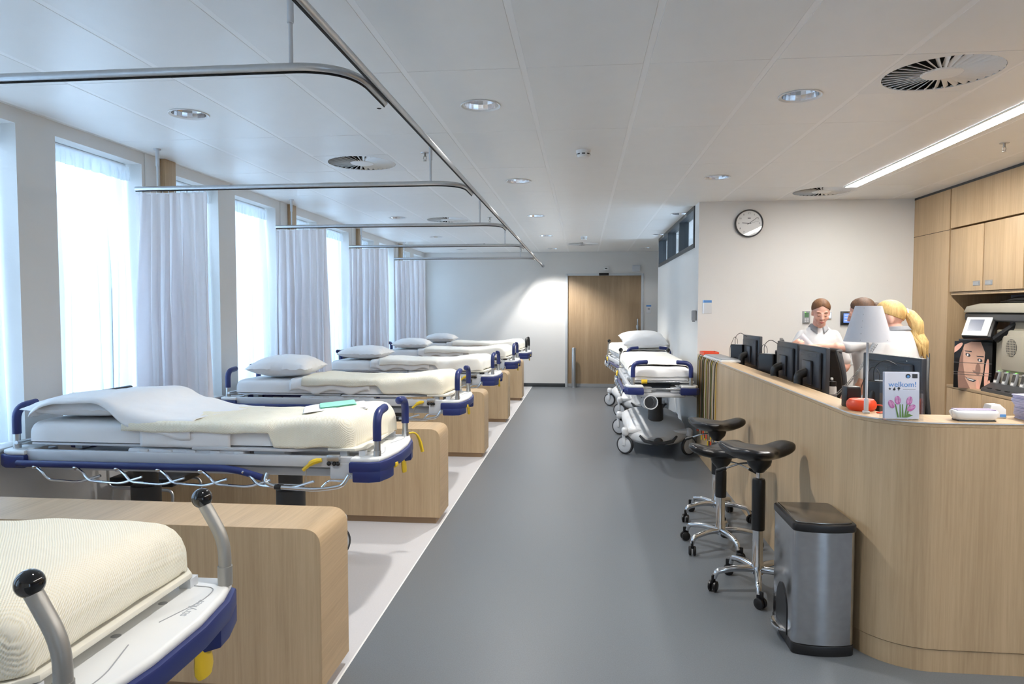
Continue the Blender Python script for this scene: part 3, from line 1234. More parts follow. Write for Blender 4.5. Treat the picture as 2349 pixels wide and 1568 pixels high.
def mattress(t, m='linen', seed=3, top=.975, x1=.955):
    mb = MB()
    d = drape(-.97, x1, lambda x: top, .866, .866, .30, .045, 46, 40, .004, seed, .004, .05, .05, wsc=6)
    o = d.build('mattress', M[m], t)
    MB().box(-.93, x1 - .045, -.285, .285, .862, .93, .03).build('mattress_pad', M['offw'], o)
    return o


def pillow_mesh(name, L, W, Hh, m, seed):
    mb = MB()

    def fn(u, v):
        a, b = (u * 2 - 1), (v * 2 - 1)
        return a, b
    n = 30
    top = {}
    bm = mb.bm
    for sgn in (1, -1):
        for i in range(n + 1):
            for j in range(n + 1):
                a, b = 2 * i / n - 1, 2 * j / n - 1
                if sgn == -1 and (i in (0, n) or j in (0, n)):
                    top[-1, i, j] = top[1, i, j]
                    continue
                k = ((1 - abs(a) ** 2.4) * (1 - abs(b) ** 2.4)) ** .46
                pin = 1 - .09 * (a * a * (1 - b * b) * 0 + (1 - a * a) * b * b * 0) - .10 * (1 - abs(a * b)) * max(abs(a), abs(b)) ** 3
                z = sgn * Hh / 2 * k * (1.0 if sgn > 0 else .75)
                w = noise.noise((a * 3 + seed, b * 3, sgn)) * .008 + .010 * noise.noise((a * 7 + seed, b * 7, sgn)) * (1 - k)
                top[sgn, i, j] = bm.verts.new((a * L / 2 * pin, b * W / 2 * pin, z + w * (1 if sgn > 0 else .4)))
    for sgn in (1, -1):
        for i in range(n):
            for j in range(n):
                q = [top[sgn, i, j], top[sgn, i + 1, j], top[sgn, i + 1, j + 1], top[sgn, i, j + 1]]
                mb.face(q if sgn > 0 else q[::-1])
    return mb.build(name, m)


def put(o, cx, cy, rz, lx=0, ly=0, lz=0, tilt=0.0):
    """place a loose thing at a bed's local spot"""
    c, s = math.cos(rz), math.sin(rz)
    o.location = (cx + c * lx - s * ly, cy + s * lx + c * ly, lz)
    o.rotation_euler = (0, tilt, rz)
    return o


BEDS = [
    (-2.13, 1.57, 'near', 'white stretcher with black ball knobs in the front left corner'),
    (-2.195, 3.95, 'b1', 'navy-bumpered stretcher in the first bay, a mint cloth on its blanket'),
    (-2.185, 6.32, 'b2', 'white and navy stretcher in the second bay, plump pillow at its head'),
    (-2.18, 8.70, 'b3', 'white and navy stretcher in the third bay, behind the third oak divider'),
    (-2.16, 11.08, 'b4', 'white and navy stretcher in the fourth bay, behind the fourth oak divider'),
    (-2.14, 13.3, 'b5', 'stretcher with black handles in the last bay before the far wall'),
]
pro = stretcher('horn')
pro_ball = stretcher('ball', head='horn')
pro_black = stretcher('black')
S_GROUP = 'stretchers in the ward'
for k, (cx, cy, nm, lab) in enumerate(BEDS):
    if k == 0:
        b = place(pro_ball, 0, lab, (cx, cy, 0), 0, S_GROUP)
    elif k == 5:
        b = place(pro_black, 0, lab, (cx, cy, 0), 0, S_GROUP)
    else:
        b = place(pro, k - 1, lab, (cx, cy, 0), 0, S_GROUP)
    if k == 1:
        bed1 = b
    if k == 0:
        bed0 = b
G1 = (.83, 8.42, PI / 2)
G2 = (.86, 11.15, PI / 2 + .085)
g1 = tag(dup(pro_ball), 'stretcher parked along the partition, head end nearest the camera', None, S_GROUP)
g1.location = (G1[0], G1[1], -.03)
g1.location.z = 0
g1.rotation_euler = (0, 0, G1[2])
g2 = tag(dup(pro_ball), 'stretcher parked behind another one along the partition, large pillow at its head', None, S_GROUP)
g2.location = (G2[0], G2[1], 0)
g2.rotation_euler = (0, 0, G2[2])
m1 = None
for i, o in enumerate([o for o in col.objects if o.name.startswith('hospital_stretcher')]):
    if o is bed0:
        mattress(o, x1=.955)
    elif m1 is None:
        m1 = mattress(o)
    else:
        m2 = dup(m1, o)
# bed text on the near bumper
def text_mesh(body, size, m, parent, name, Mx, ext=.0003, align='LEFT'):
    cu = bpy.data.curves.new(name, 'FONT')
    cu.body = body
    cu.size = size
    cu.extrude = ext
    cu.align_x = align
    cu.resolution_u = 3
    o = bpy.data.objects.new(name, cu)
    me = bpy.data.meshes.new_from_object(o)
    bpy.data.objects.remove(o)
    me.transform(Mx)
    me.materials.clear()
    me.materials.append(m)
    o = bpy.data.objects.new(name, me)
    col.objects.link(o)
    if parent is not None:
        o.parent = parent
    return o


text_mesh('stryker', .035, mat('badge_ink', (178, 182, 188), .4, var=0), [c for c in bed0.children if c.name.startswith('bumper_top')][0], 'badge', T(1.105, .10, .8245) @ RZ(PI / 2))


def zt1(x):
    return .980 + .026 * sstep(.40, .80, x) + .018 * math.exp(-((x - .86) / .14) ** 2) + .015 * math.exp(-((x + .3) / .2) ** 2)


def bedding(k, cx, cy, rz, pillow=True, blanket='waffle', plabel='', blabel='', slabel='', px=-.62, prz=0.0, ph=.17, sheet=(-.42, .12), bl=(-.30, .985)):
    zt = zt1
    s = drape(sheet[0], sheet[1] + .2, lambda x: zt(x) - .002, lambda x: .880 + .02 * math.sin(x * 20 + k), .90, .318, .05, 40, 44, .006, 20 + k, .010, 0, 0, .08, edge=.012)
    so = tag(s.build('bed_sheet', M['linen'], flip=False), slabel, 'sheet', 'white sheets on the stretchers')
    put(solid(so, .004), cx, cy, rz)
    x0, x1 = bl
    hem = lambda x: .935 - (.062 * sstep(.40, .46, x)) + .006 * math.sin(x * 17 + k)
    b = drape(x0, x1, lambda x: zt(x) + .012, hem, hem, .326, .055, 70, 56, .007, 30 + k, .014, .075, 0, .10, edge=.006)
    bo = tag(b.build('blanket', M[blanket], flip=False), blabel, 'blanket', 'cream blankets on the stretchers')
    put(solid(bo, .008), cx, cy, rz)
    if pillow:
        p = tag(pillow_mesh('pillow', .58, .60, ph, M['linen'], k), plabel, 'pillow', 'white pillows on the stretchers')
        put(p, cx, cy, rz, px, 0, .985 + ph * .40, 0)
        p.rotation_euler.z = rz + prz
    return so, bo


# the blanket of the front stretcher
b = drape(-.4, 1.00, lambda x: .990 + .012 * sstep(.3, .7, x) - .006 * sstep(.8, 1.0, x), .872, .872, .325, .07, 70, 64, .005, 77, .020, .09, 0, 0, wsc=5, edge=.004)
o = tag(b.build('blanket', M['waffle'], flip=False), 'cream waffle blanket over the stretcher in the front left corner', 'blanket', 'cream blankets on the stretchers')
put(solid(o, .008), BEDS[0][0], BEDS[0][1], 0)
ORB = ['', 'first', 'second', 'third', 'fourth', 'last']
for k in range(2, 6):
    cx, cy = BEDS[k][:2]
    bedding(k, cx, cy, 0, True, 'waffle' if k == 2 else 'cream', 'white pillow on the stretcher in the %s bay' % ORB[k], 'cream blanket spread on the stretcher in the %s bay' % ORB[k],
            'white sheet turned out below the pillow, stretcher in the %s bay' % ORB[k], -.60, [0, 0, .05, -.04, .06, 0][k], .23 if k == 2 else .19)
# first bay: the sheet covers the pillow
cx, cy = BEDS[1][:2]
p = tag(pillow_mesh('pillow', .66, .60, .15, M['linen'], 1), 'white pillow tucked under the sheet on the stretcher in the first bay', 'pillow', 'white pillows on the stretchers')
put(p, cx, cy, 0, -.70, .0, 1.045)


def zsh(x):
    return zt1(x) + .020 + .115 * math.exp(-((x + .62) / .26) ** 4) + .03 * math.exp(-((x + .30) / .16) ** 2)


s = drape(-.90, .10, zsh, lambda x: zsh(x) - .03 - .055 * sstep(-.5, -.2, x) - .02 * sstep(-.15, .05, x), lambda x: zsh(x) - .09, .322, .05, 56, 50, .011, 9, .012, 0, .06, .22, wsc=6, edge=.012)
o = tag(s.build('bed_sheet', M['linen'], flip=False), 'rumpled white sheet drawn over the pillow of the stretcher in the first bay', 'sheet', 'white sheets on the stretchers')
put(solid(o, .004), cx, cy, 0)
s = drape(-.27, .26, lambda x: zt1(x) - .004, .852, .86, .320, .05, 30, 44, .005, 10, .0, 0, 0, .0, edge=.008)
o = tag(s.build('bed_sheet', M['linen'], flip=False), 'white under-sheet hanging down the side of the stretcher in the first bay', 'sheet', 'white sheets on the stretchers')
put(solid(o, .004), cx, cy, 0)
hem = lambda x: .938 - (.072 * sstep(.53, .56, x)) + .004 * math.sin(x * 17)
b = drape(-.33, .990, lambda x: zt1(x) + .010, hem, hem, .327, .055, 90, 60, .008, 31, .016, .085, 0, .14, edge=.006)
o = tag(b.build('blanket', M['waffle'], flip=False), 'cream waffle blanket tucked round the foot of the stretcher in the first bay', 'blanket', 'cream blankets on the stretchers')
put(solid(o, .008), cx, cy, 0)
o = tag(MB().tube(fillet([(1.10, .325, .838), (1.13, .385, .832), (1.15, .415, .78), (1.165, .425, .70)], .03, 4), [.006] * 5 + [.010] * 4 + [.012] * 3, 6).build('yellow_strap', M['yellow']), 'yellow strap hanging by the far foot handle of the stretcher in the first bay', 'strap')
o.location = (cx, cy, 0)
# folded cloths at its foot
f = MB()
for i, (dx, dz) in enumerate(((0, 0), (.008, .007), (.0, .014))):
    def fn(u, v, i=i, dx=dx, dz=dz):
        x, y = (u - .5) * .36 + dx, (v - .5) * .30
        return V(x, y, dz + .010 * math.sin(x * 9 + i) * (1 - u) + .006 * noise.noise((x * 8, y * 8, i)))
    f.grid(fn, 14, 12)
f = subd(solid(tag(f.build('folded_cloth', M['linen'], flip=False), 'folded white cloth lying on the blanket in the first bay', 'cloth'), .005, 1))
put(f, cx, cy, 0, .73, .03, 1.022)
f.rotation_euler = (0, -.08, .35)
f = MB()
for i in range(2):
    def fn(u, v, i=i):
        x, y = (u - .5) * .21, (v - .5) * .20
        return V(x, y, .006 * i + .004 * noise.noise((x * 10, y * 10, i)))
    f.grid(fn, 10, 10)
f = subd(solid(tag(f.build('mint_cloth', M['mint'], flip=False), 'folded mint green cloth on top of the white one in the first bay', 'cloth'), .004, 1))
put(f, cx, cy, 0, .74, .05, 1.050)
f.rotation_euler = (0, -.08, .4)

# bedding of the parked stretchers
for gi, (g, pl, lb) in enumerate(((G1, False, 'stretcher nearest the desk'), (G2, True, 'stretcher behind it along the partition'))):
    cx, cy, rz = g
    s = drape(-.975, .90, lambda x: .99 + .006 * math.sin(x * 4), lambda x: .90 + .01 * math.sin(x * 9), .90, .318, .05, 60, 44, .010, 60 + gi, .006, 0, .05, .0, wsc=8, edge=.02)
    so = tag(s.build('bed_sheet', M['linen'], flip=False), ['creased white sheet over the parked stretcher facing the camera', 'white sheet over the parked stretcher with the large pillow'][gi], 'sheet', 'white sheets on the stretchers')
    put(solid(so, .004), cx, cy, rz)
    b = drape(-.70, .985, lambda x: 1.005 + .04 * sstep(-.75, -.4, x), .93, .93, .325, .055, 60, 48, .006, 70 + gi, .012, .07, 0, .0, edge=.006)
    bo = tag(b.build('blanket', M['cream'], flip=False), ['cream blanket with a folded edge on the parked stretcher facing the camera', 'cream blanket on the parked stretcher with the large pillow'][gi], 'blanket', 'cream blankets on the stretchers')
    put(solid(bo, .008), cx, cy, rz)
    if pl:
        p = tag(pillow_mesh('pillow', .52, .68, .26, M['linen'], 8), 'large white pillow standing up on the parked stretcher along the partition', 'pillow', 'white pillows on the stretchers')
        put(p, cx, cy, rz, -.55, 0, 1.16)
        p.rotation_euler = (0, -.22, rz)

# oxygen tube holder under the front parked stretcher
h = MB()
h.lathe([(.066, 0), (.074, .0), (.074, .42), (.066, .42), (.066, .40), (.066, .0)], 24, T(-1.14, .12, .655) @ RY(PI / 2 + .12), cap=False)
h.lathe([(.0, .3), (.06, .3)], 24, T(-1.14, .12, .655) @ RY(PI / 2 + .12), cap=False)
h.build('cylinder_holder', M['offw'], g1)

# visitor chairs glimpsed behind the stretchers


def visitor_chair():
    t = thing('visitor_chair', '', 'chair')
    MB().box(-.25, .25, -.24, .24, .42, .48, .02, 3).build('seat', M['black'], t)
    MB().box(-.24, .24, .22, .26, .60, 1.12, .016, 3, RX(-.04)).build('backrest', M['black'], t)
    for s in (-1, 1):
        f = MB()
        f.tube(fillet([(s * .25, -.22, .0 + .011), (s * .25, -.24, .40), (s * .25, .23, .41), (s * .24, .25, .98)], .05, 5), .011, 8)
        f.tube(fillet([(s * .25, .26, .011), (s * .25, .2, .40)], .05, 2), .011, 8)
        f.build('leg', M['alu'], t)
        MB().box(s * .27 - .02, s * .27 + .02, -.2, .2, .64, .665, .008).build('armrest', M['black'], t)
    return t


vc = visitor_chair()
for n, (x, y, rz, lb) in enumerate(((-3.02, 4.60, PI / 2, 'black visitor chair behind the stretcher in the first bay'), (-3.02, 9.335, PI / 2, 'black visitor chair behind the stretcher in the third bay'))):
    place(vc, n, lb, (x, y, 0), rz, 'visitor chairs in the bays').scale = (.70, 1, .96)

# ------------------------------------------------------------------ reception desk
CX, CYF, CR, CZ = 1.28, 3.20, .30, 1.124


def desk_path(off=0.0, x1=3.35, y1=YC - .004):
    r = CR - off
    p = [V(CX + off, y1, 0)]
    for i in range(15):
        a = PI + PI / 2 * i / 14
        p.append(V(CX + CR + r * math.cos(a), CYF + CR + r * math.sin(a), 0))
    p.append(V(x1, CYF + off, 0))
    return p


def ribbon(mb, po, pi_, z0, z1):
    bm = mb.bm
    prev = None
    n = len(po)
    for i, (a, b) in enumerate(zip(po, pi_)):
        vs = [bm.verts.new((p.x, p.y, z)) for p, z in ((a, z0), (b, z0), (b, z1), (a, z1))]
        if prev:
            for k in range(4):
                mb.face([prev[k], prev[(k + 1) % 4], vs[(k + 1) % 4], vs[k]])
        else:
            mb.face(vs)
        prev = vs
    mb.face(prev[::-1])
    return mb


desk = thing('reception_desk', 'long oak reception desk with a rounded front corner and raised ledge', 'desk')
ribbon(MB(), desk_path(), desk_path(.022), .105, CZ - .022).build('front_panel', M['woodz'], desk)
ribbon(MB(), desk_path(.005), desk_path(.02), .0, .101).build('plinth', M['woodz'], desk)
lg = MB()
inner = desk_path(.15)
inner = [V(CX + .15, YC - .004, 0)] + [V(CX + .15 + .11 * (1 - math.cos(PI / 2 * i / 14)), CYF + .24 + .11 * (1 - math.sin(PI / 2 * i / 14)), 0) for i in range(15)] + [V(3.35, CYF + .24, 0)]
ribbon(lg, desk_path(.002), inner, CZ - .021, CZ)
lg.build('ledge', M['woody'], desk)
ribbon(MB(), desk_path(-.0012), desk_path(.0019), CZ - .0055, CZ - .0012).build('edge_highlight', M['offw'], desk)  # pale strip stands in for the bright highlight on the ledge edge
ip = [V(p.x + .0, p.y, 0) for p in inner]
ribbon(MB(), ip, [V(p.x + (.02 if i < 8 else 0), p.y + (.02 if i >= 8 else 0), 0) for i, p in enumerate(ip)], .90, CZ - .022).build('inner_panel', M['woodz'], desk)
wt = MB()
wt.prism([(CX + .03, YC - .006), (CX + .03, CYF + .3), (CX + .3, CYF + .03), (3.34, CYF + .03), (3.34, 3.95), (2.0, 3.95), (1.90, 4.1), (1.90, YC - .006)][::-1], .86, .90)
wt.build('worktop', M['woody'], desk)

# ledge objects ----------------------------------------------------------------
t = thing('table_lamp', 'small table lamp with a grey-white cone shade on the desk corner', 'lamp', (1.352, 3.455, CZ), 0)
MB().box(-.013, .013, -.013, .013, 0, .012, .002).build('base', M['offw'], t)
st = MB()
st.box(-.0085, .0085, -.0085, .0085, .012, .07, .002)
st.cyl((0, 0, .07), (0, 0, .50), .0055, seg=12)
st.build('stem', M['offw'], t)
shp = MB()
shp.lathe([(.106, .343), (.058, .513), (.056, .513), (.104, .343)], 48, cap=False)
M['shade'] = cloth('lamp_shade_sheet', (232, 232, 236), .25, 0, .0)
sh = shp.build('lamp_shade', M['shade'], t)
MB().tube([(0, 0, .48), (.02, .0, .505), (.057, 0, .505)], .003, 6).build('shade_bracket', M['offw'], t)
rv = MB()
for i in range(6):
    k = i / 5
    r = .1062 - .048 * (.06 + .88 * k)
    a = -2.25
    rv.ball((r * math.cos(a), r * math.sin(a), .343 + .17 * (.06 + .88 * k)), .0017, 8, 6)
    if i in (0, 5):
        rv.ball((r * math.cos(-1.05), r * math.sin(-1.05), .343 + .17 * (.06 + .88 * k)), .0017, 8, 6)
rv.build('rivet', M['grey'], sh)

t = thing('pager_charger', 'round orange-red plastic disc with a loop at the foot of the table lamp', 'device', (1.372, 3.565, CZ))
MB().lathe([(0, 0), (.055, 0), (.066, .012), (.069, .026), (.066, .042), (.056, .054), (.030, .056), (.022, .052), (0, .052)], 36).build('case', M['red'], t)
lp = MB()
lp.tube(fillet([(.06, -.03, .03), (.085, -.045, .03), (.088, -.06, .005), (.05, -.10, .004), (.03, -.105, .004)], .02, 4), .0032, 8)
lp.tube(fillet([(.03, -.105, .004), (.05, -.12, .004), (.085, -.08, .004), (.086, -.05, .02)], .02, 4), .0032, 8)
lp.build('strap', M['red'], t)
sp_ = thing('desk_speaker', 'small black box speaker behind the orange disc on the desk', 'speaker', (1.368, 3.69, CZ), .1)
MB().box(-.036, .036, -.03, .03, 0, .105, .006).build('body', M['black'], sp_)
MB().box(-.030, .030, -.0315, -.030, .008, .097).build('front_grille', M['black'], sp_)

# brochure holder
t = thing('brochure_holder', 'clear acrylic brochure stand with welcome leaflets on the desk corner', 'brochure holder', (1.429, 3.245, CZ), .0)
Bm = T(0, .012, .0) @ RX(-.05)
ac = MB()
ac.box(-.086, .086, .022, .025, .0, .265, .001, 1, Bm)
ac.box(-.086, .086, -.012, -.009, .0, .135, .001, 1, Bm)
ac.box(-.0865, -.0835, -.012, .025, .0, .12, .0, 1, Bm)
ac.box(.0835, .0865, -.012, .025, .0, .12, .0, 1, Bm)
ac.box(-.086, .086, -.012, .04, .0, .003, .0, 1, Bm)
ac.box(-.0865, .0865, -.013, -.008, .0, .007, .001, 1, Bm)
ac.build('acrylic_stand', M['acrylic'], t)
M['leafpaper'] = mat('leaflet_paper', (224, 227, 240), .7, var=.01)
bro = thing('brochure', 'white welkom brochure with pink tulips in the clear stand', 'brochure', (1.429, 3.245, CZ), 0)
for i in range(6):
    dx = (.0, .0015, -.001, .002, -.002, .001)[i]
    MB().box(-.074 + dx, .074 + dx, .000 + i * .0032, .0026 + i * .0032, .006, .212 + .002 * (i % 3), 0, 1, Bm).build('page', M['leafpaper'], bro)
ink_blue = mat('ink_blue', (92, 150, 216), .7, var=0)
ink_dark = mat('ink_dark', (52, 56, 64), .7, var=0)
ink_pink = mat('ink_pink', (206, 118, 180), .7, var=.15, scale=80)
ink_pale = mat('ink_pale_pink', (226, 162, 206), .7, var=.15, scale=80)
ink_green = mat('ink_green', (110, 148, 78), .7, var=.15, scale=80)
PF = Bm @ T(0, -.0006, .0) @ RX(PI / 2) @ Matrix.Scale(.945, 4, (0, 1, 0))       # print plane: x right, y up
text_mesh('welkom!', .0345, ink_blue, bro, 'title_print', PF @ T(-.058, .158, 0), .0003)


def flat(mb, pts, lift=0.0):
    mb.poly3([PF @ V(x, y, .0004 + lift) for x, y in pts])


def disc(cx, cy, rx, ry=None, n=18, rot=0.0):
    ry = ry or rx
    return [(cx + rx * math.cos(2 * PI * i / n) * math.cos(rot) - ry * math.sin(2 * PI * i / n) * math.sin(rot), cy + rx * math.cos(2 * PI * i / n) * math.sin(rot) + ry * math.sin(2 * PI * i / n) * math.cos(rot)) for i in range(n)]


ic = MB()
star = []
for i in range(10):
    r = .007 if i % 2 == 0 else .003
    star.append((-.052 + r * math.sin(i * PI / 5), .148 + r * math.cos(i * PI / 5)))
flat(ic, star)
flat(ic, disc(-.033, .1455, .0055))
flat(ic, [(-.0335, .149), (-.0295, .149), (-.029, .157), (-.032, .156)], .0001)
flat(ic, disc(-.0135, .150, .0058))
flat(ic, [(-.0155, .146), (-.0115, .146), (-.0125, .139), (-.0145, .139)], .0001)
flat(ic, [(.004, .146), (.058, .146), (.058, .1448), (.004, .1448)])
flat(ic, [(.044, .199), (.066, .199), (.066, .219), (.044, .219)])
flat(ic, disc(.026, .209, .0105))
ic.build('icon_print', ink_dark, bro, flip=False)
ic = MB()
flat(ic, disc(.026, .207, .0062), .0002)
ic.build('logo_print', ink_blue, bro, flip=False)
fl_ = MB()
for sx, sy, ex in ((-.016, .012, -.028), (-.006, .012, -.008), (.004, .012, .002), (.012, .012, .022), (.02, .014, .034)):
    flat(fl_, [(sx - .004, sy), (sx + .004, sy), (ex + .002, .075), (ex - .002, .075)], .0001)
flat(fl_, [(.0, .012), (.022, .012), (.048, .022), (.03, .03)], .00015)
fl_.build('stem_print', ink_green, bro, flip=False)
pk, pp = MB(), MB()
for i, (cx, cy, rr) in enumerate(((-.045, .075, -.5), (-.018, .094, -.15), (.032, .092, .25), (.040, .058, 1.1))):
    flat(pk, disc(cx, cy, .0125, .021, 16, -rr * .8), .0003)
    flat(pp, disc(cx - .004, cy + .003, .005, .017, 14, -rr * .8), .0004)
    flat(pp, disc(cx + .007, cy + .002, .003, .014, 14, -rr), .0004)
pk.build('tulip_print', ink_pink, bro, flip=False)
pp.build('petal_print', ink_pale, bro, flip=False)

# white handheld scanner in its cradle, second one behind, stack of leaflets
t = thing('white_terminal', 'white rounded handset lying in a cradle on the front ledge', 'device', (1.742, 3.275, CZ), 0)
w = MB()
w.prism(fillet([(-.095, 0, 0), (-.098, -.03, 0), (-.06, -.042, 0), (.07, -.040, 0), (.098, -.02, 0), (.098, .03, 0), (.06, .04, 0), (-.08, .04, 0), (-.098, .02, 0), (-.095, 0, 0)], .02, 4), .0, .045, b=.014, seg=4)
w.mi = 1
w.build('shell', [M['white'], M['grey']], t)
for v in t.children[0].data.vertices:
    k = max(0, (.03 - v.co.z) / .03)
    v.co.x = v.co.x * (1 - .10 * k) + .004 * k
    v.co.y *= 1 - .15 * k
    v.co.z += .004
MB().box(-.085, .08, -.028, .028, .047, .052, .003).build('keypad', mat('lilac_keys', (150, 140, 175), .5, var=.2, scale=120), t)
MB().box(-.078, .08, -.03, .03, 0, .006, .002).build('foot', M['dgrey'], t)
t = thing('barcode_scanner', 'white wedge-shaped scanner head with a blue sticker on the front ledge', 'scanner', (1.885, 3.385, CZ), 0)
w = MB()
w.prism([(-.045, 0), (-.025, .06), (.015, .062), (.04, .04), (.042, .0)], -.03, .03, T(0, 0, 0) @ RX(PI / 2), b=.006)
w.build('shell', M['white'], t)
MB().box(.012, .038, -.0312, -.0300, .006, .018).build('sticker', ink_blue, t)
t = thing('leaflet_stack', 'uneven stack of lilac leaflets at the right end of the front ledge', 'leaflets', (2.075, 3.34, CZ), .12)
lil = mat('lilac_paper', (196, 196, 226), .8, var=.05, scale=40)
for i in range(18):
    dx, dy = random.uniform(-.005, .005) - (.012 if i > 9 else 0), random.uniform(-.004, .004)
    MB().box(-.10 + dx, .11 + dx, -.10 + dy, .05 + dy, i * .0062, i * .0062 + .0057, .001, 1).build('leaflet', lil, t)

# far end of the ledge: folders, red box, cords
t = thing('grey_folder', 'flat grey folder on papers at the far end of the desk ledge', 'folder', (1.36, 7.05, CZ), .03)
MB().box(-.075, .10, -.40, .42, 0, .018, .002).build('papers', M['paper'], t)
MB().box(-.065, .10, -.36, .40, .019, .027, .003).build('cover', M['grey'], t)
t = thing('red_tray', 'flat red plastic tray at the far end of the desk by the wall', 'tray', (1.35, 7.70, CZ), 0)
o = MB()
o.box(-.06, .10, -.13, .13, 0, .005, .001)
for a in ((-.06, -.055, -.13, .13), (.095, .10, -.13, .13), (-.055, .095, -.13, -.125), (-.055, .095, .125, .13)):
    o.box(*a, .005, .04, .001)
o.build('shell', M['red'], t)
t = thing('cord_bundle', 'bundle of yellow, green and brown cords hanging over the far end of the desk', 'cords', (0, 0, 0))
cm = [mat('cord_' + n, c, .6, var=.05) for n, c in (('yellow', (206, 172, 60)), ('green', (66, 92, 52)), ('brown', (92, 66, 44)), ('pale', (206, 202, 190)), ('black', (40, 40, 38)))]
for i in range(26):
    y = 7.80 - 1.05 * (i / 25) ** 1.25 + random.uniform(-.012, .012)
    zb = random.uniform(.28, .42) if i % 4 else random.uniform(.30, .36)
    xo = CX - .008 - random.uniform(0, .012)
    p = fillet([(CX + .10, y + .02, CZ + .006), (CX + .01, y, CZ + .012), (xo, y - .005, CZ - .04), (xo - .004, y + random.uniform(-.03, .03), .7), (xo, y + random.uniform(-.03, .03), zb)], .03, 3)
    c = MB().tube(p, .0042, 6).build('cord', cm[i % 5], t)
    MB().cyl((xo, p[-1].y, zb - .05), (xo, p[-1].y, zb), .007, seg=8).build('plug', [M['red'], M['yellow'], M['black'], M['white']][i % 4], c)

# monitors -------------------------------------------------------------------
M['monitor'] = mat('monitor_shell', (44, 47, 54), .4, var=.03)


def monitor():
    """screen faces +y, back towards -y; stands on z = 0"""
    t = thing('monitor', '', 'monitor')
    b = MB()
    b.box(-.255, .255, -.012, .016, .16, .475, .006)
    b.box(-.20, .20, -.032, -.01, .20, .44, .014, 3)
    b.box(-.085, .085, -.05, -.03, .22, .38, .01)
    bo = b.build('shell', M['monitor'], t)
    MB().box(-.243, .243, .0161, .0172, .175, .463).build('screen', mat('screen_glass', (14, 18, 26), .12, var=0) if 'scr' not in M else M['scr'], t)
    MB().lathe([(0, .0), (.012, .001), (.013, .0)], 16, T(0, -.0325, .41) @ RX(PI / 2)).build('emblem', M['dgrey'], bo)
    v = MB()
    for i in range(3):
        v.box(-.15, .15, -.0335, -.031, .425 - .008 * i, .428 - .008 * i)
    v.build('vent_slot', M['black'], bo)
    s = MB()
    s.tube(fillet([(0, -.045, .30), (0, -.10, .28), (0, -.09, .015)], .06, 6), [.03] * 9, 12)
    s.build('stand_arm', M['black'], t)
    MB().prism(fillet([(-.10, -.16, 0), (.10, -.16, 0), (.11, .04, 0), (-.11, .04, 0), (-.10, -.16, 0)], .03, 4)[1:], 0, .014, b=.004).build('stand_foot', M['black'], t)
    return t


def thin_client(label, x, y, z, rz):
    t = thing('thin_client', label, 'computer', (x, y, z), rz, 'small computers behind the monitors')
    b = MB().box(-.075, .075, -.02, .02, -.09, .09, .008, 3).build('case', M['black'], t)
    MB().box(-.02, .055, -.012, .016, .0895, .094, .002).build('top_cover', M['white'], b)
    MB().box(.075, .0765, -.014, .016, -.05, .0).build('label', M['paper'], b)
    w = MB()
    w.tube(fillet([(-.03, 0, .09), (-.035, 0, .16), (.02, .01, .21), (.10, .015, .17)], .05, 5), .0028, 6)
    w.tube(fillet([(.0, .0, .09), (.0, 0, .14), (-.04, .0, .17), (-.10, .0, .06), (-.10, 0, -.12)], .04, 5), .0022, 6)
    w.tube(fillet([(.0, .0, -.09), (.0, .0, -.14)], .04, 5), .004, 6)
    w.tube(fillet([(.03, .0, -.09), (.035, .0, -.14)], .04, 5), .004, 6)
    w.build('cable', M['black'], t)
    return t


mn = monitor()
DZ = .90
MON = [(1.545, 4.83, -PI / 2 + .02, 'back of the monitor nearest the corner of the pair in front of the chair'),
       (1.535, 5.37, -PI / 2 + .0, 'back of the second monitor of the pair on the side desk'),
       (1.655, 3.90, -PI / 2 + .17, 'navy-backed monitor behind the welcome brochures and the lamp'),
       (1.64, 5.93, -PI / 2 - .25, 'monitor half hidden behind the pair on the side desk'),
       (1.59, 6.72, -PI / 2 + .06, 'monitor at the far end of the side desk, by the folder')]
for k, (x, y, rz, lb) in enumerate(MON):
    o = place(mn, k, lb, (x, y, DZ), rz, 'monitors on the desk')
thin_client('black thin client behind the lamp stem, beside the brochures', 1.575, 3.86, 1.15, -PI / 2 + .7)
thin_client('black thin client with a white top behind the pair of monitors', 1.50, 5.83, 1.17, -PI / 2 + .6)
thin_client('black thin client at the far end of the side desk', 1.50, 6.92, 1.19, -PI / 2 + .6)
# bottle
t = thing('water_bottle', 'white sports bottle with a black cap beside the pair of monitors', 'bottle', (1.80, 5.22, DZ))
MB().lathe([(0, 0), (.030, 0), (.034, .006), (.034, .085), (.0355, .09), (.0355, .118), (.033, .122), (.033, .155), (.027, .172)], 24).build('body', M['white'], t)
MB().lathe([(.0345, .086), (.0362, .088), (.0362, .108), (.0345, .11)], 24, cap=False).build('grey_band', M['grey'], t)
c = MB().lathe([(.030, .165), (.031, .198), (.012, .202), (.010, .208), (0, .208)], 24).build('cap', M['black'], t)
MB().lathe([(.009, .205), (.010, .222), (.006, .226), (0, .226)], 16).build('spout', M['white'], c)
# papers on the worktop
t = tag(MB().box(-.11, .11, -.15, .15, 0, .006, .001).build('document', M['paper']), 'loose white papers on the worktop behind the speaker', 'paper')
t.location = (1.72, 4.6, DZ)
t.rotation_euler.z = .2

# office chairs ----------------------------------------------------------------
M['mesh_back'] = mat('chair_mesh', (58, 60, 66), .7, var=.1, scale=200)


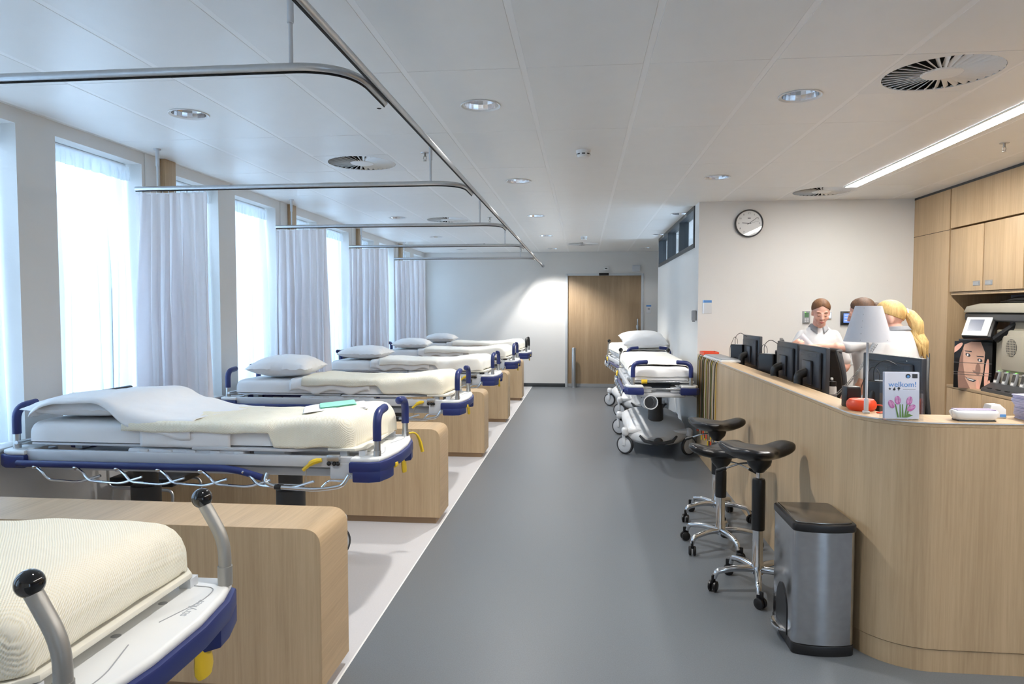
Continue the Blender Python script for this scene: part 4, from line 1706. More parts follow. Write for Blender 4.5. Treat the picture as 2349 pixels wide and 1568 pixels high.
def office_chair():
    t = thing('office_chair', '', 'chair')
    b = MB()

    def back(u, v):
        x = (u - .5) * .46 * (1 - .35 * (v - .35) ** 2 * 2)
        return V(x, .06 * ((2 * u - 1) ** 2) * -1 + .04 * math.sin(v * PI), .78 + .52 * v)
    b.grid(back, 12, 12)
    solid(b.build('backrest', M['mesh_back'], t, flip=False), .012)
    rim = [back(u, 0) for u in [i / 12 for i in range(13)]] + [back(1, v) for v in [i / 12 for i in range(1, 13)]] + [back(1 - u, 1) for u in [i / 12 for i in range(1, 13)]] + [back(0, 1 - v) for v in [i / 12 for i in range(1, 12)]]
    MB().tube(rim, .015, 8, closed=True).build('back_frame', M['dgrey'], t)
    MB().box(-.24, .24, -.50, -.02, .60, .68, .035, 3).build('seat', M['black'], t)
    sp = MB()
    sp.tube(fillet([(0, -.2, .58), (0, .04, .58), (0, .06, .95)], .08, 5), .022, 8)
    sp.build('back_spine', M['dgrey'], t)
    MB().lathe([(.028, .12), (.028, .4), (.02, .4), (.02, .6)], 16, T(0, -.25, 0)).build('gas_lift', M['chrome'], t)
    for k in range(5):
        a = 2 * PI * k / 5
        leg = MB().tube([(0, -.25, .13), (.30 * math.cos(a), -.25 + .30 * math.sin(a), .085)], [.028, .018], 8).build('leg', M['dgrey'], t)
        MB().lathe([(0, -.022), (.028, -.018), (.028, .018), (0, .022)], 14, T(.30 * math.cos(a), -.25 + .30 * math.sin(a), .028) @ RZ(a) @ RX(PI / 2)).build('castor', M['black'], leg)
    return t


oc = office_chair()
place(oc, 0, 'dark mesh-backed office chair behind the pair of monitors', (1.985, 5.60, 0), -PI / 2 - .1, 'office chairs at the desk')
place(oc, 1, 'dark mesh-backed office chair behind the blonde woman', (2.37, 5.36, 0), PI / 2 + .12, 'office chairs at the desk')

# niche: shelf cabinet, copier, organiser, dock ------------------------------------
t = thing('low_cabinet', 'oak low cabinet with a worktop under the cupboards, carrying the copier', 'cabinet')
MB().box(XWOOD + .022, XN - .03, 2.6, 7.165, .0, .862).build('body', M['woodz'], t)
MB().box(XWOOD - .0, XN - .03, 2.6, 7.165, .864, .89, .002).build('worktop', M['woody'], t)
for k in range(4):
    y1 = 7.16 - .6 * k
    MB().box(XWOOD + .001, XWOOD + .021, y1 - .594, y1, .09, .86, .002).build('door', M['woodz'], t)
t = thing('copier', 'beige-grey office copier with a dark lid in the oak niche', 'copier', (3.86, 6.10, .89))
M['beige'] = mat('copier_beige', (172, 166, 150), .5, var=.03)
b = MB()
b.box(-.17, .24, -.78, .52, .0, .55, .012)
b.box(-.19, -.17, -.45, .40, .20, .50, .008)
b.build('body', M['beige'], t)
MB().box(-.20, .26, -.80, 1.0, .62, .70, .02, 3).build('scanner_unit', M['dgrey'], t)
l = MB()
l.prism([(.98, .70), (.93, .76), (.72, .785), (-.75, .785), (-.78, .70)], -.22, .18, RZ(PI / 2) @ RX(PI / 2), b=.012)
l.build('lid', M['beige'], t)
MB().box(-.14, .24, -.7, .36, .55, .62, .004).build('neck', M['beige'], t)
fe = MB()
fe.tube([(-.08, .58, .80), (-.08, .40, .82), (-.08, -.7, .83)], [.012, .02, .02], 6)
fe.box(-.16, .18, -.70, .50, .787, .807, .008)
fe.build('paper_feeder', M['black'], t)
pnl = MB()
Pm = T(-.27, .60, .545) @ RZ(.70) @ RY(.60)
pnl.box(-.05, .0, -.135, .11, -.11, .105, .014, 3, Pm)
pnl.tube([Pm @ V(0, -.15, -.1), V(-.10, .30, .62)], .035, 8)
pn = pnl.build('panel_arm', M['black'], t)
MB().box(-.062, -.049, -.105, .105, -.10, .10, .008, 2, Pm).build('control_panel', M['white'], pn)
MB().box(-.0645, -.062, -.045, .07, -.05, .07, .0, 1, Pm).build('display', mat('lcd_grey', (92, 100, 120), .25, var=0), pn)
for yy in (.26, -.02):
    v = MB()
    v.lathe([(.075, -.002), (.075, .002), (0, .002)], 28, T(-.191, yy, .40) @ RY(-PI / 2), cap=False)
    vo = v.build('vent', M['dgrey'], t)
    g = MB()
    for q in range(-3, 4):
        wv = math.sqrt(.074 ** 2 - (q * .021) ** 2)
        g.box(-.1955, -.1925, yy + q * .021 - .003, yy + q * .021 + .003, .40 - wv, .40 + wv)
        g.box(-.1955, -.1925, yy - wv, yy + wv, .40 + q * .021 - .003, .40 + q * .021 + .003)
    g.build('grille', M['beige'], vo)
lb_ = MB().box(-.1925, -.1905, -.14, .03, .21, .32).build('sticker', M['paper'], t)
x = MB()
x.box(-.194, -.1925, -.12, .01, .225, .229)
x.box(-.194, -.1925, -.03, .0, .232, .242)
x.build('sticker_print', ink_dark, lb_)
MB().box(-.172, -.169, -.5, .26, .155, .158).build('panel_seam', M['dgrey'], t)

t = thing('magazine_box', 'document box with a smiling face and fingers printed on it, in the niche', 'box', (3.685, 6.87, .89), .75)
MB().box(-.15, .10, -.155, .155, 0, .435, .003).build('box_shell', M['black'], t)
MB().box(-.10, .08, -.14, .14, .435, .455, .005).build('papers_inside', M['dgrey'], t)
PF = T(-.1505, 0, 0) @ RZ(-PI / 2) @ RX(PI / 2) @ Matrix.Scale(.70, 4, (1, 0, 0)) @ Matrix.Scale(1.13, 4, (0, 1, 0))
skin = mat('print_skin', (214, 172, 150), .5, var=.10, scale=9)
skd = mat('print_skin_shade', (150, 116, 102), .5, var=.12, scale=9)
prt = MB()
flat(prt, [(-.16, .0), (-.17, .12), (-.15, .25), (-.10, .36), (-.02, .383), (.09, .383), (.14, .30), (.13, .15), (.09, .0)])
prt.build('face_print', skin, t, flip=False)
prt = MB()
flat(prt, [(-.16, .0), (-.17, .12), (-.15, .25), (-.11, .33), (-.11, .2), (-.08, .08), (-.02, .0)], .0003)
flat(prt, disc(.065, .16, .03, .05), .0003)
flat(prt, [(.0, .15), (.02, .13), (.05, .125), (.052, .14), (.03, .15)], .0005)
prt.build('shade_print', skd, t, flip=False)
prt = MB()
for ex, ey, rr in ((-.055, .275, -.25), (.085, .235, -.2)):
    flat(prt, disc(ex, ey, .030, .014, 18, rr), .0006)
    flat(prt, [(ex - .045, ey + .035), (ex + .04, ey + .045 + rr * .05), (ex + .045, ey + .035 + rr * .05), (ex - .03, ey + .028)], .0006)
flat(prt, [(-.09, .10), (-.04, .065), (.02, .055), (.05, .07), (.01, .08), (-.05, .085)], .0006)
prt.build('eye_print', ink_dark, t, flip=False)
prt = MB()
for ex, ey in ((-.055, .275), (.085, .235)):
    flat(prt, disc(ex - .004, ey, .010), .0008)
flat(prt, [(-.07, .088), (-.03, .070), (.01, .066), (.03, .072), (.0, .0765), (-.04, .080)], .0008)
prt.build('eye_white_print', M['paper'], t, flip=False)
fing = mat('print_fingers', (232, 178, 158), .5, var=.08, scale=12)
for q, (cx, cy, rx, ry, ro) in enumerate(((-.185, .33, .075, .022, .55), (.165, .13, .024, .12, -.1), (.07, .03, .022, .05, .15), (.19, .02, .02, .06, -.1))):
    prt = MB()
    flat(prt, [(min(.218, max(-.218, a)), max(.002, b)) for a, b in disc(cx, cy, rx, ry, 20, ro)], .001 + q * .0002)
    prt.build('finger_print', fing, t, flip=False)
for z in (.115, .135, .215):
    MB().box(-.1535, -.1515, -.155, .155, z * 1.1, z * 1.1 + .003).build('drawer_edge', M['alu'], t)

t = thing('charging_dock', 'dark charging dock with a row of handhelds in the niche', 'charger', (3.70, 6.10, .89), 0)
d = MB()
d.prism([(-.14, 0), (-.14, .025), (-.06, .075), (.06, .085), (.09, .07), (.09, 0)], -.50, .50, T(0, 0, 0) @ RX(PI / 2), b=.006)
do = d.build('dock', M['dgrey'], t)
for k in range(7):
    MB().box(-.132, -.108, -.42 + k * .13, -.36 + k * .13, .035, .039, 0, 1, RY(-.0)).build('slot', M['black'], do)
led = glow('green_led', (.2, 1, .1), 2.0)
for k in range(7):
    h = thing('handheld', 'grey handheld phone %s in the charging dock' % ['beside the printed box', 'second from the printed box', 'third from the printed box', 'fourth from the printed box', 'fifth from the printed box', 'sixth from the printed box', 'seventh from the printed box'][k], 'phone', (3.665, 6.555 - .125 * k, .975), 0, 'handhelds in the dock')
    Hm = RY(.22)
    MB().box(-.012, .012, -.028, .028, -.03, .10, .006, 2, Hm).build('shell', M['grey'], h)
    MB().box(-.0135, -.0115, -.021, .021, .02, .085, 0, 1, Hm).build('screen', M['gloss'], h)
    MB().box(-.0135, -.0115, -.018, .018, -.005, .012, 0, 1, Hm).build('keys', M['white'], h)
    MB().box(-.010, .0, -.01, .0, .099, .103, 0, 1, Hm).build('led', led, h)

# ------------------------------------------------------------------ saddle stools


def stool(t, hseat, rzs, rzb, gas=.72, lever=True):
    """five-star base, black lift, saddle seat"""
    a0 = rzb
    for k in range(5):
        a = a0 + 2 * PI * k / 5
        c, s = math.cos(a), math.sin(a)
        p = fillet([(c * .015, s * .015, .125), (c * .12, s * .12, .132), (c * .235, s * .235, .112), (c * .25, s * .25, .072)], .06, 5)
        l = MB()
        l.tube(p, [.021 - .006 * i / (len(p) - 1) for i in range(len(p))], 10)
        lo = l.build('leg', M['chrome'], t)
        w = MB()
        Mx = T(c * .25, s * .25, .03) @ RZ(a + .9)
        for e in (-1, 1):
            w.lathe([(0, -.009), (.024, -.009), (.03, -.005), (.03, .005), (.024, .009), (0, .009)], 18, Mx @ T(0.012, e * .015, 0) @ RX(PI / 2))
        w.box(-.012, .03, -.006, .006, .015, .066, .005, 2, Mx)
        w.cyl((c * .25, s * .25, .05), (c * .25, s * .25, .078), .009)
        w.build('castor', M['black'], lo)
    cl = MB()
    cl.lathe([(.034, .10), (.034, .165), (.029, .175), (.029, .37)], 20)
    cl.build('column', M['chrome'], t)
    MB().lathe([(.036, .355), (.037, .36), (.037, gas - .02), (.034, gas - .005), (.015, gas), (.015, gas - .005)], 20).build('lift_cover', M['black'], t)
    MB().lathe([(.0145, gas - .02), (.0145, hseat - .06)], 14).build('piston', M['chrome'], t)
    m = MB()
    m.lathe([(.028, hseat - .085), (.036, hseat - .075), (.062, hseat - .045), (.07, hseat - .02), (.07, hseat + .004)], 16)
    m.build('seat_mount', M['black'], t)
    if lever:
        lv = MB()
        c, s = math.cos(rzs + 2.6), math.sin(rzs + 2.6)
        lv.tube(fillet([(c * .03, s * .03, hseat - .035), (c * .10, s * .10, hseat - .04), (c * .19, s * .19, hseat - .075)], .03, 4), .0055, 8)
        lo = lv.build('lever', M['chrome'], t)
        MB().cyl((c * .18, s * .18, hseat - .072), (c * .235, s * .235, hseat - .092), .010, .0125, 12).build('lever_grip', M['black'], lo)
    # saddle: broad rear, waisted nose
    sd = MB()
    R = RZ(rzs)

    def fn(u, v):
        x = -.20 + .42 * u
        half = .185 * (1 - .52 * sstep(.30, .68, u)) * (max(0, 1 - (2 * u - 1) ** 6)) ** .42
        half = max(half, .002)
        a = 2 * PI * v
        c, s_ = math.cos(a), math.sin(a)
        yy = half * math.copysign(abs(c) ** .75, c)
        e = abs(yy) / .185
        crown = .028 * (abs(yy) / .18) ** 1.5 * (1 - sstep(.5, .9, u)) - .018 * math.sin(PI * u) + .022 * sstep(.6, 1, u) + .010 * (1 - sstep(0, .25, u))
        th = .036 * (max(0, 1 - (2 * u - 1) ** 6)) ** .4
        zz = hseat + .038 + crown + math.copysign(abs(s_) ** .8, s_) * th * (1 if s_ > 0 else 1.0) - (.012 if s_ < 0 else 0) * 0
        return R @ V(x, yy, zz)
    sd.grid(fn, 36, 28, closev=True)
    bm = sd.bm
    bm.verts.ensure_lookup_table()
    sd.face([bm.verts[i] for i in range(28)])
    sd.face([bm.verts[35 * 28 + i] for i in range(28)])
    sd.build('saddle_seat', M['leather'], t, sharp=70)


ST = [((1.01, 4.06), .775, .42, -1.78, .655, 'black saddle stool nearest the steel bin, set highest, chrome base'),
      ((.935, 4.76), .635, 3.3, -1.29, .545, 'black saddle stool between the other two, seat partly hidden'),
      ((1.03, 5.42), .70, .25, 3.45, .60, 'black saddle stool farthest along the desk, near the hanging cords')]
for (x, y), hs_, rs, rb, gs, lb in ST:
    t = thing('saddle_stool', lb, 'stool', (x, y, 0), 0, 'saddle stools at the desk')
    stool(t, hs_, rs, rb, gs)

# ------------------------------------------------------------------ steel bin
t = thing('pedal_bin', 'brushed steel pedal bin with a black-rimmed lid at the corner of the desk', 'bin', (1.13, 3.495, 0), 0)
M['brushed'] = mat('brushed_steel', (186, 186, 188), .16, 1.0, var=.06, scale=30)
nt = M['brushed'].node_tree
p_ = nt.nodes['Principled BSDF']
p_.inputs['Anisotropic'].default_value = .7
p_.inputs['Anisotropic Rotation'].default_value = 0.25
tg = nt.nodes.new('ShaderNodeTangent')
tg.direction_type = 'RADIAL'
tg.axis = 'Z'
nt.links.new(tg.outputs[0], p_.inputs['Tangent'])
# plan: pedal side faces -x, narrower there
bp = [(-.112, -.155), (.125, -.165), (.135, -.155), (.135, .165), (.125, .175), (-.112, .165), (-.135, .14), (-.145, .09), (-.145, -.08), (-.135, -.13)]
bp = [(p.x, p.y) for p in fillet([(.0, -.200, 0), (.05, -.197, 0), (.10, -.187, 0), (.140, -.172, 0), (.138, .175, 0), (-.138, .175, 0), (-.140, -.172, 0), (-.10, -.187, 0), (-.05, -.197, 0), (.0, -.200, 0)], .022, 5)][1:]
bd = MB()
bd.prism(bp, .052, .585)
bd.build('body', M['brushed'], t)
k = MB()
k.prism([(x * 1.02, y * 1.02) for x, y in bp], 0, .05, b=.006)
k.build('base_ring', M['black'], t)
k = MB()
k.prism([(x * 1.03, y * 1.03) for x, y in bp], .586, .622, b=.006)
rm = k.build('lid_rim', M['black'], t)
k = MB()
k.prism([(x * .93, y * .94) for x, y in bp], .620, .630, b=.004)
k.build('lid', mat('lid_steel', (150, 146, 140), .22, 1.0, var=.03), t)
ca = MB()
ca.prism(fillet([(-.09, .02, 0), (-.09, .20, 0), (-.03, .27, 0), (.03, .27, 0), (.09, .20, 0), (.09, .02, 0)], .05, 4), 0, .004, T(-.1395, 0, 0) @ RZ(-PI / 2) @ RX(PI / 2))
ca.build('pedal_recess', M['black'], t)
pd = MB()
pd.prism([(-.138, -.085)] + [(-.138 - .055 * math.sin(PI * i / 10), -.085 * math.cos(PI * i / 10)) for i in range(1, 10)] + [(-.138, .085)], .058, .070, b=.003)
pd.build('pedal', M['chrome'], t)

# ------------------------------------------------------------------ ceiling bits
sp = thing('sprinkler_head', '', 'sprinkler', (0, 0, 0), 0)
MB().lathe([(0, -.001), (.03, -.004), (.032, 0)], 20).build('escutcheon', M['alu'], sp)
o = MB()
o.cyl((0, 0, -.002), (0, 0, -.03), .008, seg=10)
o.cyl((0, 0, -.06), (0, 0, -.063), .014, seg=12)
for e in (-1, 1):
    o.tube([(e * .008, 0, -.025), (e * .012, 0, -.042), (e * .004, 0, -.06)], .0025, 6)
o.build('nozzle', M['steel'], sp)
for n, (x, y, lb) in enumerate(((-1.2, 5.24, 'metal sprinkler head in the ceiling left of the curtain track, nearest one'), (-1.2, 8.95, 'metal sprinkler head in the ceiling over the third bay'),
                                (-1.2, 13.5, 'metal sprinkler head near the far wall over the bays'), (3.0, 5.36, 'metal sprinkler head in the ceiling right of the strip light'))):
    place(sp, n, lb, (x, y, ZC), 0, 'ceiling sprinklers')
sm = thing('smoke_detector', '', 'smoke detector')
o = MB().lathe([(.055, 0), (.055, -.012), (.05, -.02), (.05, -.04), (.042, -.052), (0, -.054)], 28).build('housing', M['white'], sm)
w = MB()
for k in range(8):
    w.box(-.012, .012, -.0515, -.0495, -.034, -.026, 0, 1, RZ(2 * PI * k / 8))
w.build('smoke_slot', M['black'], o)
place(sm, 0, 'white smoke detector in the aisle ceiling, nearer one', (0.0, 5.29, ZC), 0, 'smoke detectors')
place(sm, 1, 'white smoke detector in the aisle ceiling, far one by the door', (0.015, 11.45, ZC), 0, 'smoke detectors')
o = MB().lathe([(.014, -.001), (.014, .0), (0, -.0012)], 16).build('ceiling_sensor', M['dark'])
o.location = (-1.207, 4.07, ZC)
tag(o, 'small black round sensor in the ceiling inside the curtain track', 'sensor')

# ------------------------------------------------------------------ wall things
t = thing('wall_clock', 'round white wall clock with a dark rim over the desk', 'clock', (1.815, YC, 2.565))
F = RX(PI / 2)
MB().lathe([(.0, .0), (.152, .0), (.152, .03), (.146, .038), (.139, .036), (.137, .022), (.0, .022)], 56, F).build('rim', M['dgrey'], t)
dl = MB().lathe([(0, .0225), (.137, .0225), (.137, .024), (0, .024)], 56, F).build('dial', M['white'], t)
for h in range(1, 13):
    a = 2 * PI * h / 12
    text_mesh(str(h), .026, ink_dark, dl, 'numeral', T(.110 * math.sin(a), -.0243, .110 * math.cos(a) - .009) @ RX(PI / 2), .0002, 'CENTER')
hz = MB()
for nm, ang, L_, w_ in (('hour_hand', 2 * PI * (9.15 / 12), .075, .006), ('minute_hand', 2 * PI * 9 / 60, .108, .0045), ('second_hand', 2 * PI * 13 / 60, .105, .0015)):
    k = MB().box(-w_ / 2, w_ / 2, -.001, .0, -.022, L_, 0, 1)
    o = k.build(nm, ink_dark, dl)
    o.location = (0, -.026, 0)
    o.rotation_euler = (0, ang, 0)
MB().box(-.016, .016, -.0252, -.0245, .052, .060).build('maker_mark', ink_dark, dl)
MB().lathe([(0, .033), (.138, .033)], 48, F, cap=False).build('cover_glass', M['glass'], t)


def plate(name, label, cat, x, y, z, w, h, d, m, face='-y', b=.003, group=None):
    t = thing(name, label, cat, (x, y, z), 0 if face == '-y' else -PI / 2, group)
    MB().box(-w / 2, w / 2, -d, 0, -h / 2, h / 2, b).build('housing', m, t)
    return t


scr_blue = mat('ui_blue', (96, 130, 214), .3, var=.2, scale=60, emit=(96, 130, 220), estr=.7)
t = plate('sign_holder', 'clear sign holder with a blue header on the clock wall by the corner', 'sign', 1.38, YC, 1.65, .10, .15, .008, M['paper'])
MB().box(-.048, .048, -.0095, -.0081, .045, .073).build('header_print', ink_blue, t)
MB().box(-.051, .051, -.013, -.010, -.076, .076).build('cover', M['acrylic'], t)
t = plate('thermostat', 'grey thermostat with a green display beside the woman with the paper', 'thermostat', 2.445, YC, 1.535, .075, .135, .022, M['grey'])
MB().box(-.024, .022, -.0235, -.0221, .0, .05).build('display', mat('lcd_green', (90, 130, 96), .3, var=0), t)
MB().lathe([(0, 0), (.006, 0), (0, .002)], 10, T(-.015, -.0221, .052) @ F).build('led', led, t)
for i in range(4):
    MB().box(-.022 + .025 * (i % 2), -.004 + .025 * (i % 2), -.024, -.022, -.052 + .022 * (i // 2), -.036 + .022 * (i // 2), .001).build('button', M['offw'], t)
t = plate('alarm_panel', 'small lit wall panel right of the standing woman by the clock wall', 'panel', 2.665, YC, 1.555, .09, .075, .02, M['offw'])
MB().box(-.028, .036, -.0212, -.0201, -.025, .028).build('screen', mat('ui_white', (196, 216, 240), .3, var=.1, emit=(196, 216, 240), estr=.6), t)
t = plate('intercom_screen', 'black framed wall screen with blue menu behind the lamp', 'screen', 2.885, YC, 1.525, .16, .15, .03, M['black'])
so = MB().box(-.055, .06, -.0312, -.0301, -.048, .052).build('screen', scr_blue, t)
for i in range(3):
    MB().box(-.045, .03, -.0318, -.0313, .030 - .03 * i, .038 - .03 * i).build('menu_line', M['paper'], so)
t = plate('wall_socket', 'white wall socket low on the clock wall behind the lamp stem', 'socket', 2.96, YC, 1.09, .085, .15, .012, M['white'])
for zz in (-.035, .035):
    MB().lathe([(.022, 0), (.022, .002), (.018, .0005), (0, .0005)], 18, T(0, -.012, zz) @ F).build('outlet', M['offw'], t)
t = plate('switch_box', 'grey switch box on the clock wall above the socket', 'switch', 2.99, YC, 1.25, .075, .12, .018, M['offw'])
MB().box(-.022, .022, -.022, -.018, -.03, .03, .002).build('rocker', M['grey'], t)
t = plate('hand_dispenser', 'grey dispenser box on the corridor wall near its corner', 'dispenser', XP, 8.03, 1.55, .09, .12, .05, M['grey'], '-x', .012)
MB().box(-.02, .02, -.045, -.015, -.068, -.06, .002).build('nozzle', M['dgrey'], t)
# far wall
t = plate('door_sensor', 'black sensor bar on the frame above the sliding door', 'sensor', .43, YF - .02, 2.345, .20, .05, .04, M['black'])
MB().box(-.08, .08, -.0415, -.04, -.018, -.004).build('lens_strip', M['gloss'], t)
t = plate('motion_detector', 'small white detector on the far wall above the door', 'sensor', .475, YF, 2.465, .10, .075, .03, M['white'])
MB().box(-.025, .025, -.032, -.030, -.012, .008).build('lens', M['black'], t)
t = plate('wall_speaker', 'light grey box high on the far wall right of the door', 'speaker', 1.09, YF, 2.465, .16, .12, .05, M['offw'])
MB().box(-.065, .065, -.052, -.05, -.045, .045).build('grille', M['offw'], t)
t = plate('door_sign', 'small door sign with a blue header right of the sliding door', 'sign', 1.35, YF, 1.63, .105, .165, .006, M['paper'])
MB().box(-.05, .05, -.0075, -.0061, .048, .080).build('header_print', ink_blue, t)
MB().box(-.02, .025, -.0075, -.0061, -.01, .01).build('text_print', M['grey'], t)
t = thing('steel_bollard', 'brushed steel bollard post in front of the sliding door', 'bollard', (-.18, 14.38, 0))
MB().lathe([(.042, 0), (.042, .82), (.036, .83), (0, .83)], 24).build('post', M['alu'], t)
MB().lathe([(.06, 0), (.06, .008), (.043, .012)], 24, cap=False).build('floor_ring', M['alu'], t)

# ------------------------------------------------------------------ people behind the desk
SKIN = bpy.data.materials.new('skin')
M['skin'] = mat('skin_fair', (226, 176, 156), .5, var=.05, scale=14)
M['skin'].node_tree.nodes['Principled BSDF'].inputs['Subsurface Weight'].default_value = .08
M['lip'] = mat('lip', (186, 104, 98), .5, var=.03)
M['tunic'] = mat('white_tunic', (229, 229, 230), .85, var=.01, bump=.25, bscale=9)
M['collar'] = mat('grey_collar', (150, 152, 156), .85, var=.03)
M['trousers'] = mat('white_trousers', (222, 222, 222), .85, var=.02, bump=.3, bscale=9)
M['shoe'] = mat('white_shoe', (214, 214, 214), .6, var=.02)
bpy.data.materials.remove(SKIN)


def hair_mat(name, a, b):
    m = wood(name, (90, 90, 9), a, b, .62)
    return m


M['hair_brown'] = hair_mat('hair_auburn', (122, 84, 52), (74, 48, 30))
M['hair_dark'] = hair_mat('hair_brown', (104, 74, 52), (58, 40, 28))
M['hair_blond'] = hair_mat('hair_blond', (236, 206, 140), (184, 144, 84))


def remesh(o, vox, sm=4):
    r = o.modifiers.new('fuse', 'REMESH')
    r.mode = 'VOXEL'
    r.voxel_size = vox
    r.use_smooth_shade = True
    s = o.modifiers.new('soften', 'SMOOTH')
    s.factor = .5
    s.iterations = sm
    return o


def limb(mb, pts, radii, seg=14, n=6):
    """smooth tapered limb through joints"""
    P = [Vector(p) for p in pts]
    pp, rr = [], []
    for i in range(len(P) - 1):
        p0, p1, p2, p3 = P[max(i - 1, 0)], P[i], P[i + 1], P[min(i + 2, len(P) - 1)]
        for k in range(n):
            t = k / n
            # gentle catmull-rom so that the joints stay bent
            q = .5 * ((2 * p1) + (p2 - p0) * t + (2 * p0 - 5 * p1 + 4 * p2 - p3) * t * t + (3 * p1 - p0 - 3 * p2 + p3) * t ** 3)
            pp.append(p1.lerp(p2, t).lerp(q, .6))
            rr.append(radii[i] + (radii[i + 1] - radii[i]) * t)
    pp.append(P[-1])
    rr.append(radii[-1])
    mb.tube(pp, rr, seg)
    mb.ball(pp[0], rr[0], 14, 8)
    mb.ball(pp[-1], rr[-1], 14, 8)


def hand(mb, wrist, direction, palm_n, curl=.5, thumb_side=1, spread=.06):
    """palm, four fingers and a thumb; direction = where the fingers point, palm_n = where the palm faces"""
    d = Vector(direction).normalized()
    n = Vector(palm_n)
    n = (n - d * n.dot(d)).normalized()
    s = d.cross(n) * thumb_side
    w = Vector(wrist)
    # palm
    for i in range(5):
        y = -.026 + .052 * i / 4
        mb.tube([w + s * y * .55, w + d * .045 + s * y, w + d * .088 + s * y * 1.05], [.015, .0155, .0125], 8)
        mb.ball(w + d * .088 + s * y * 1.05, .0115, 8, 6)
    L = [.058, .074, .080, .070]
    for i in range(4):
        y = -.030 + .060 * i / 3
        q = w + d * .085 + s * y
        dd = (d + s * (y * spread * 14)).normalized()
        pts = [q]
        a = 0
        for k, f in enumerate((.42, .32, .26)):
            a += curl * (.75, .85, .6)[k]
            q = q + (dd * math.cos(a) + n * math.sin(a)) * L[i] * f
            pts.append(q)
        limb(mb, pts, [.0092, .0086, .0078, .0068], 8, 3)
    t0 = w + d * .022 + s * .028 + n * .004
    t1 = t0 + (d * .55 + s * .62 + n * .45).normalized() * .042
    t2 = t1 + (d * .80 + s * .15 + n * .55).normalized() * .034
    t3 = t2 + (d * .85 - s * .10 + n * .50).normalized() * .026
    limb(mb, [t0, t1, t2, t3], [.014, .0115, .0098, .0080], 8, 3)


def ring_loft(mb, rings, seg=32, cap=True):
    """rings: (cx, cy, z, rx, ry, power)"""
    prev = None
    first = None
    for cx, cy, z, rx, ry, p in rings:
        vs = []
        for k in range(seg):
            a = 2 * PI * k / seg
            c, s = math.cos(a), math.sin(a)
            vs.append(mb.bm.verts.new((cx + rx * math.copysign(abs(c) ** p, c), cy + ry * math.copysign(abs(s) ** p, s), z)))
        if prev:
            for k in range(seg):
                mb.face([prev[k], prev[(k + 1) % seg], vs[(k + 1) % seg], vs[k]])
        else:
            first = vs
        prev = vs
    if cap:
        mb.face(first[::-1])
        mb.face(prev)


def head_geo(mb, Hm):
    """head about .23 tall; local: face towards -y, chin at z=-.115"""
    def b(c, r, seg=20, rg=14):
        mb.ball(c, r, seg, rg, Hm)
    b((0, .018, .032), (.076, .094, .088), 28, 20)      # skull
    b((0, -.022, -.022), (.064, .066, .085), 24, 16)    # face
    b((0, -.046, -.078), (.040, .040, .034))            # jaw
    b((0, -.070, -.094), (.020, .016, .016))            # chin
    for s in (-1, 1):
        b((s * .040, -.052, -.030), (.026, .026, .028))     # cheek
        b((s * .030, -.070, .024), (.026, .012, .009))      # brow
        b((s * .031, -.073, .001), (.0155, .013, .0105))    # eye under lid
        b((s * .074, .012, -.008), (.010, .020, .031))      # ear
        b((s * .012, -.094, -.036), (.008, .009, .007))     # nostril wing
    mb.tube([Hm @ V(0, -.080, .016), Hm @ V(0, -.092, -.010), Hm @ V(0, -.104, -.033)], [.009, .0105, .0115], 10)
    b((0, -.101, -.035), (.0115, .011, .009))               # nose tip
    b((0, -.083, -.062), (.024, .010, .007))                # upper lip
    b((0, -.081, -.072), (.020, .010, .007))                # lower lip
    mb.tube([Hm @ V(0, .025, -.06), Hm @ V(0, .035, -.18)], [.052, .054], 18)   # neck


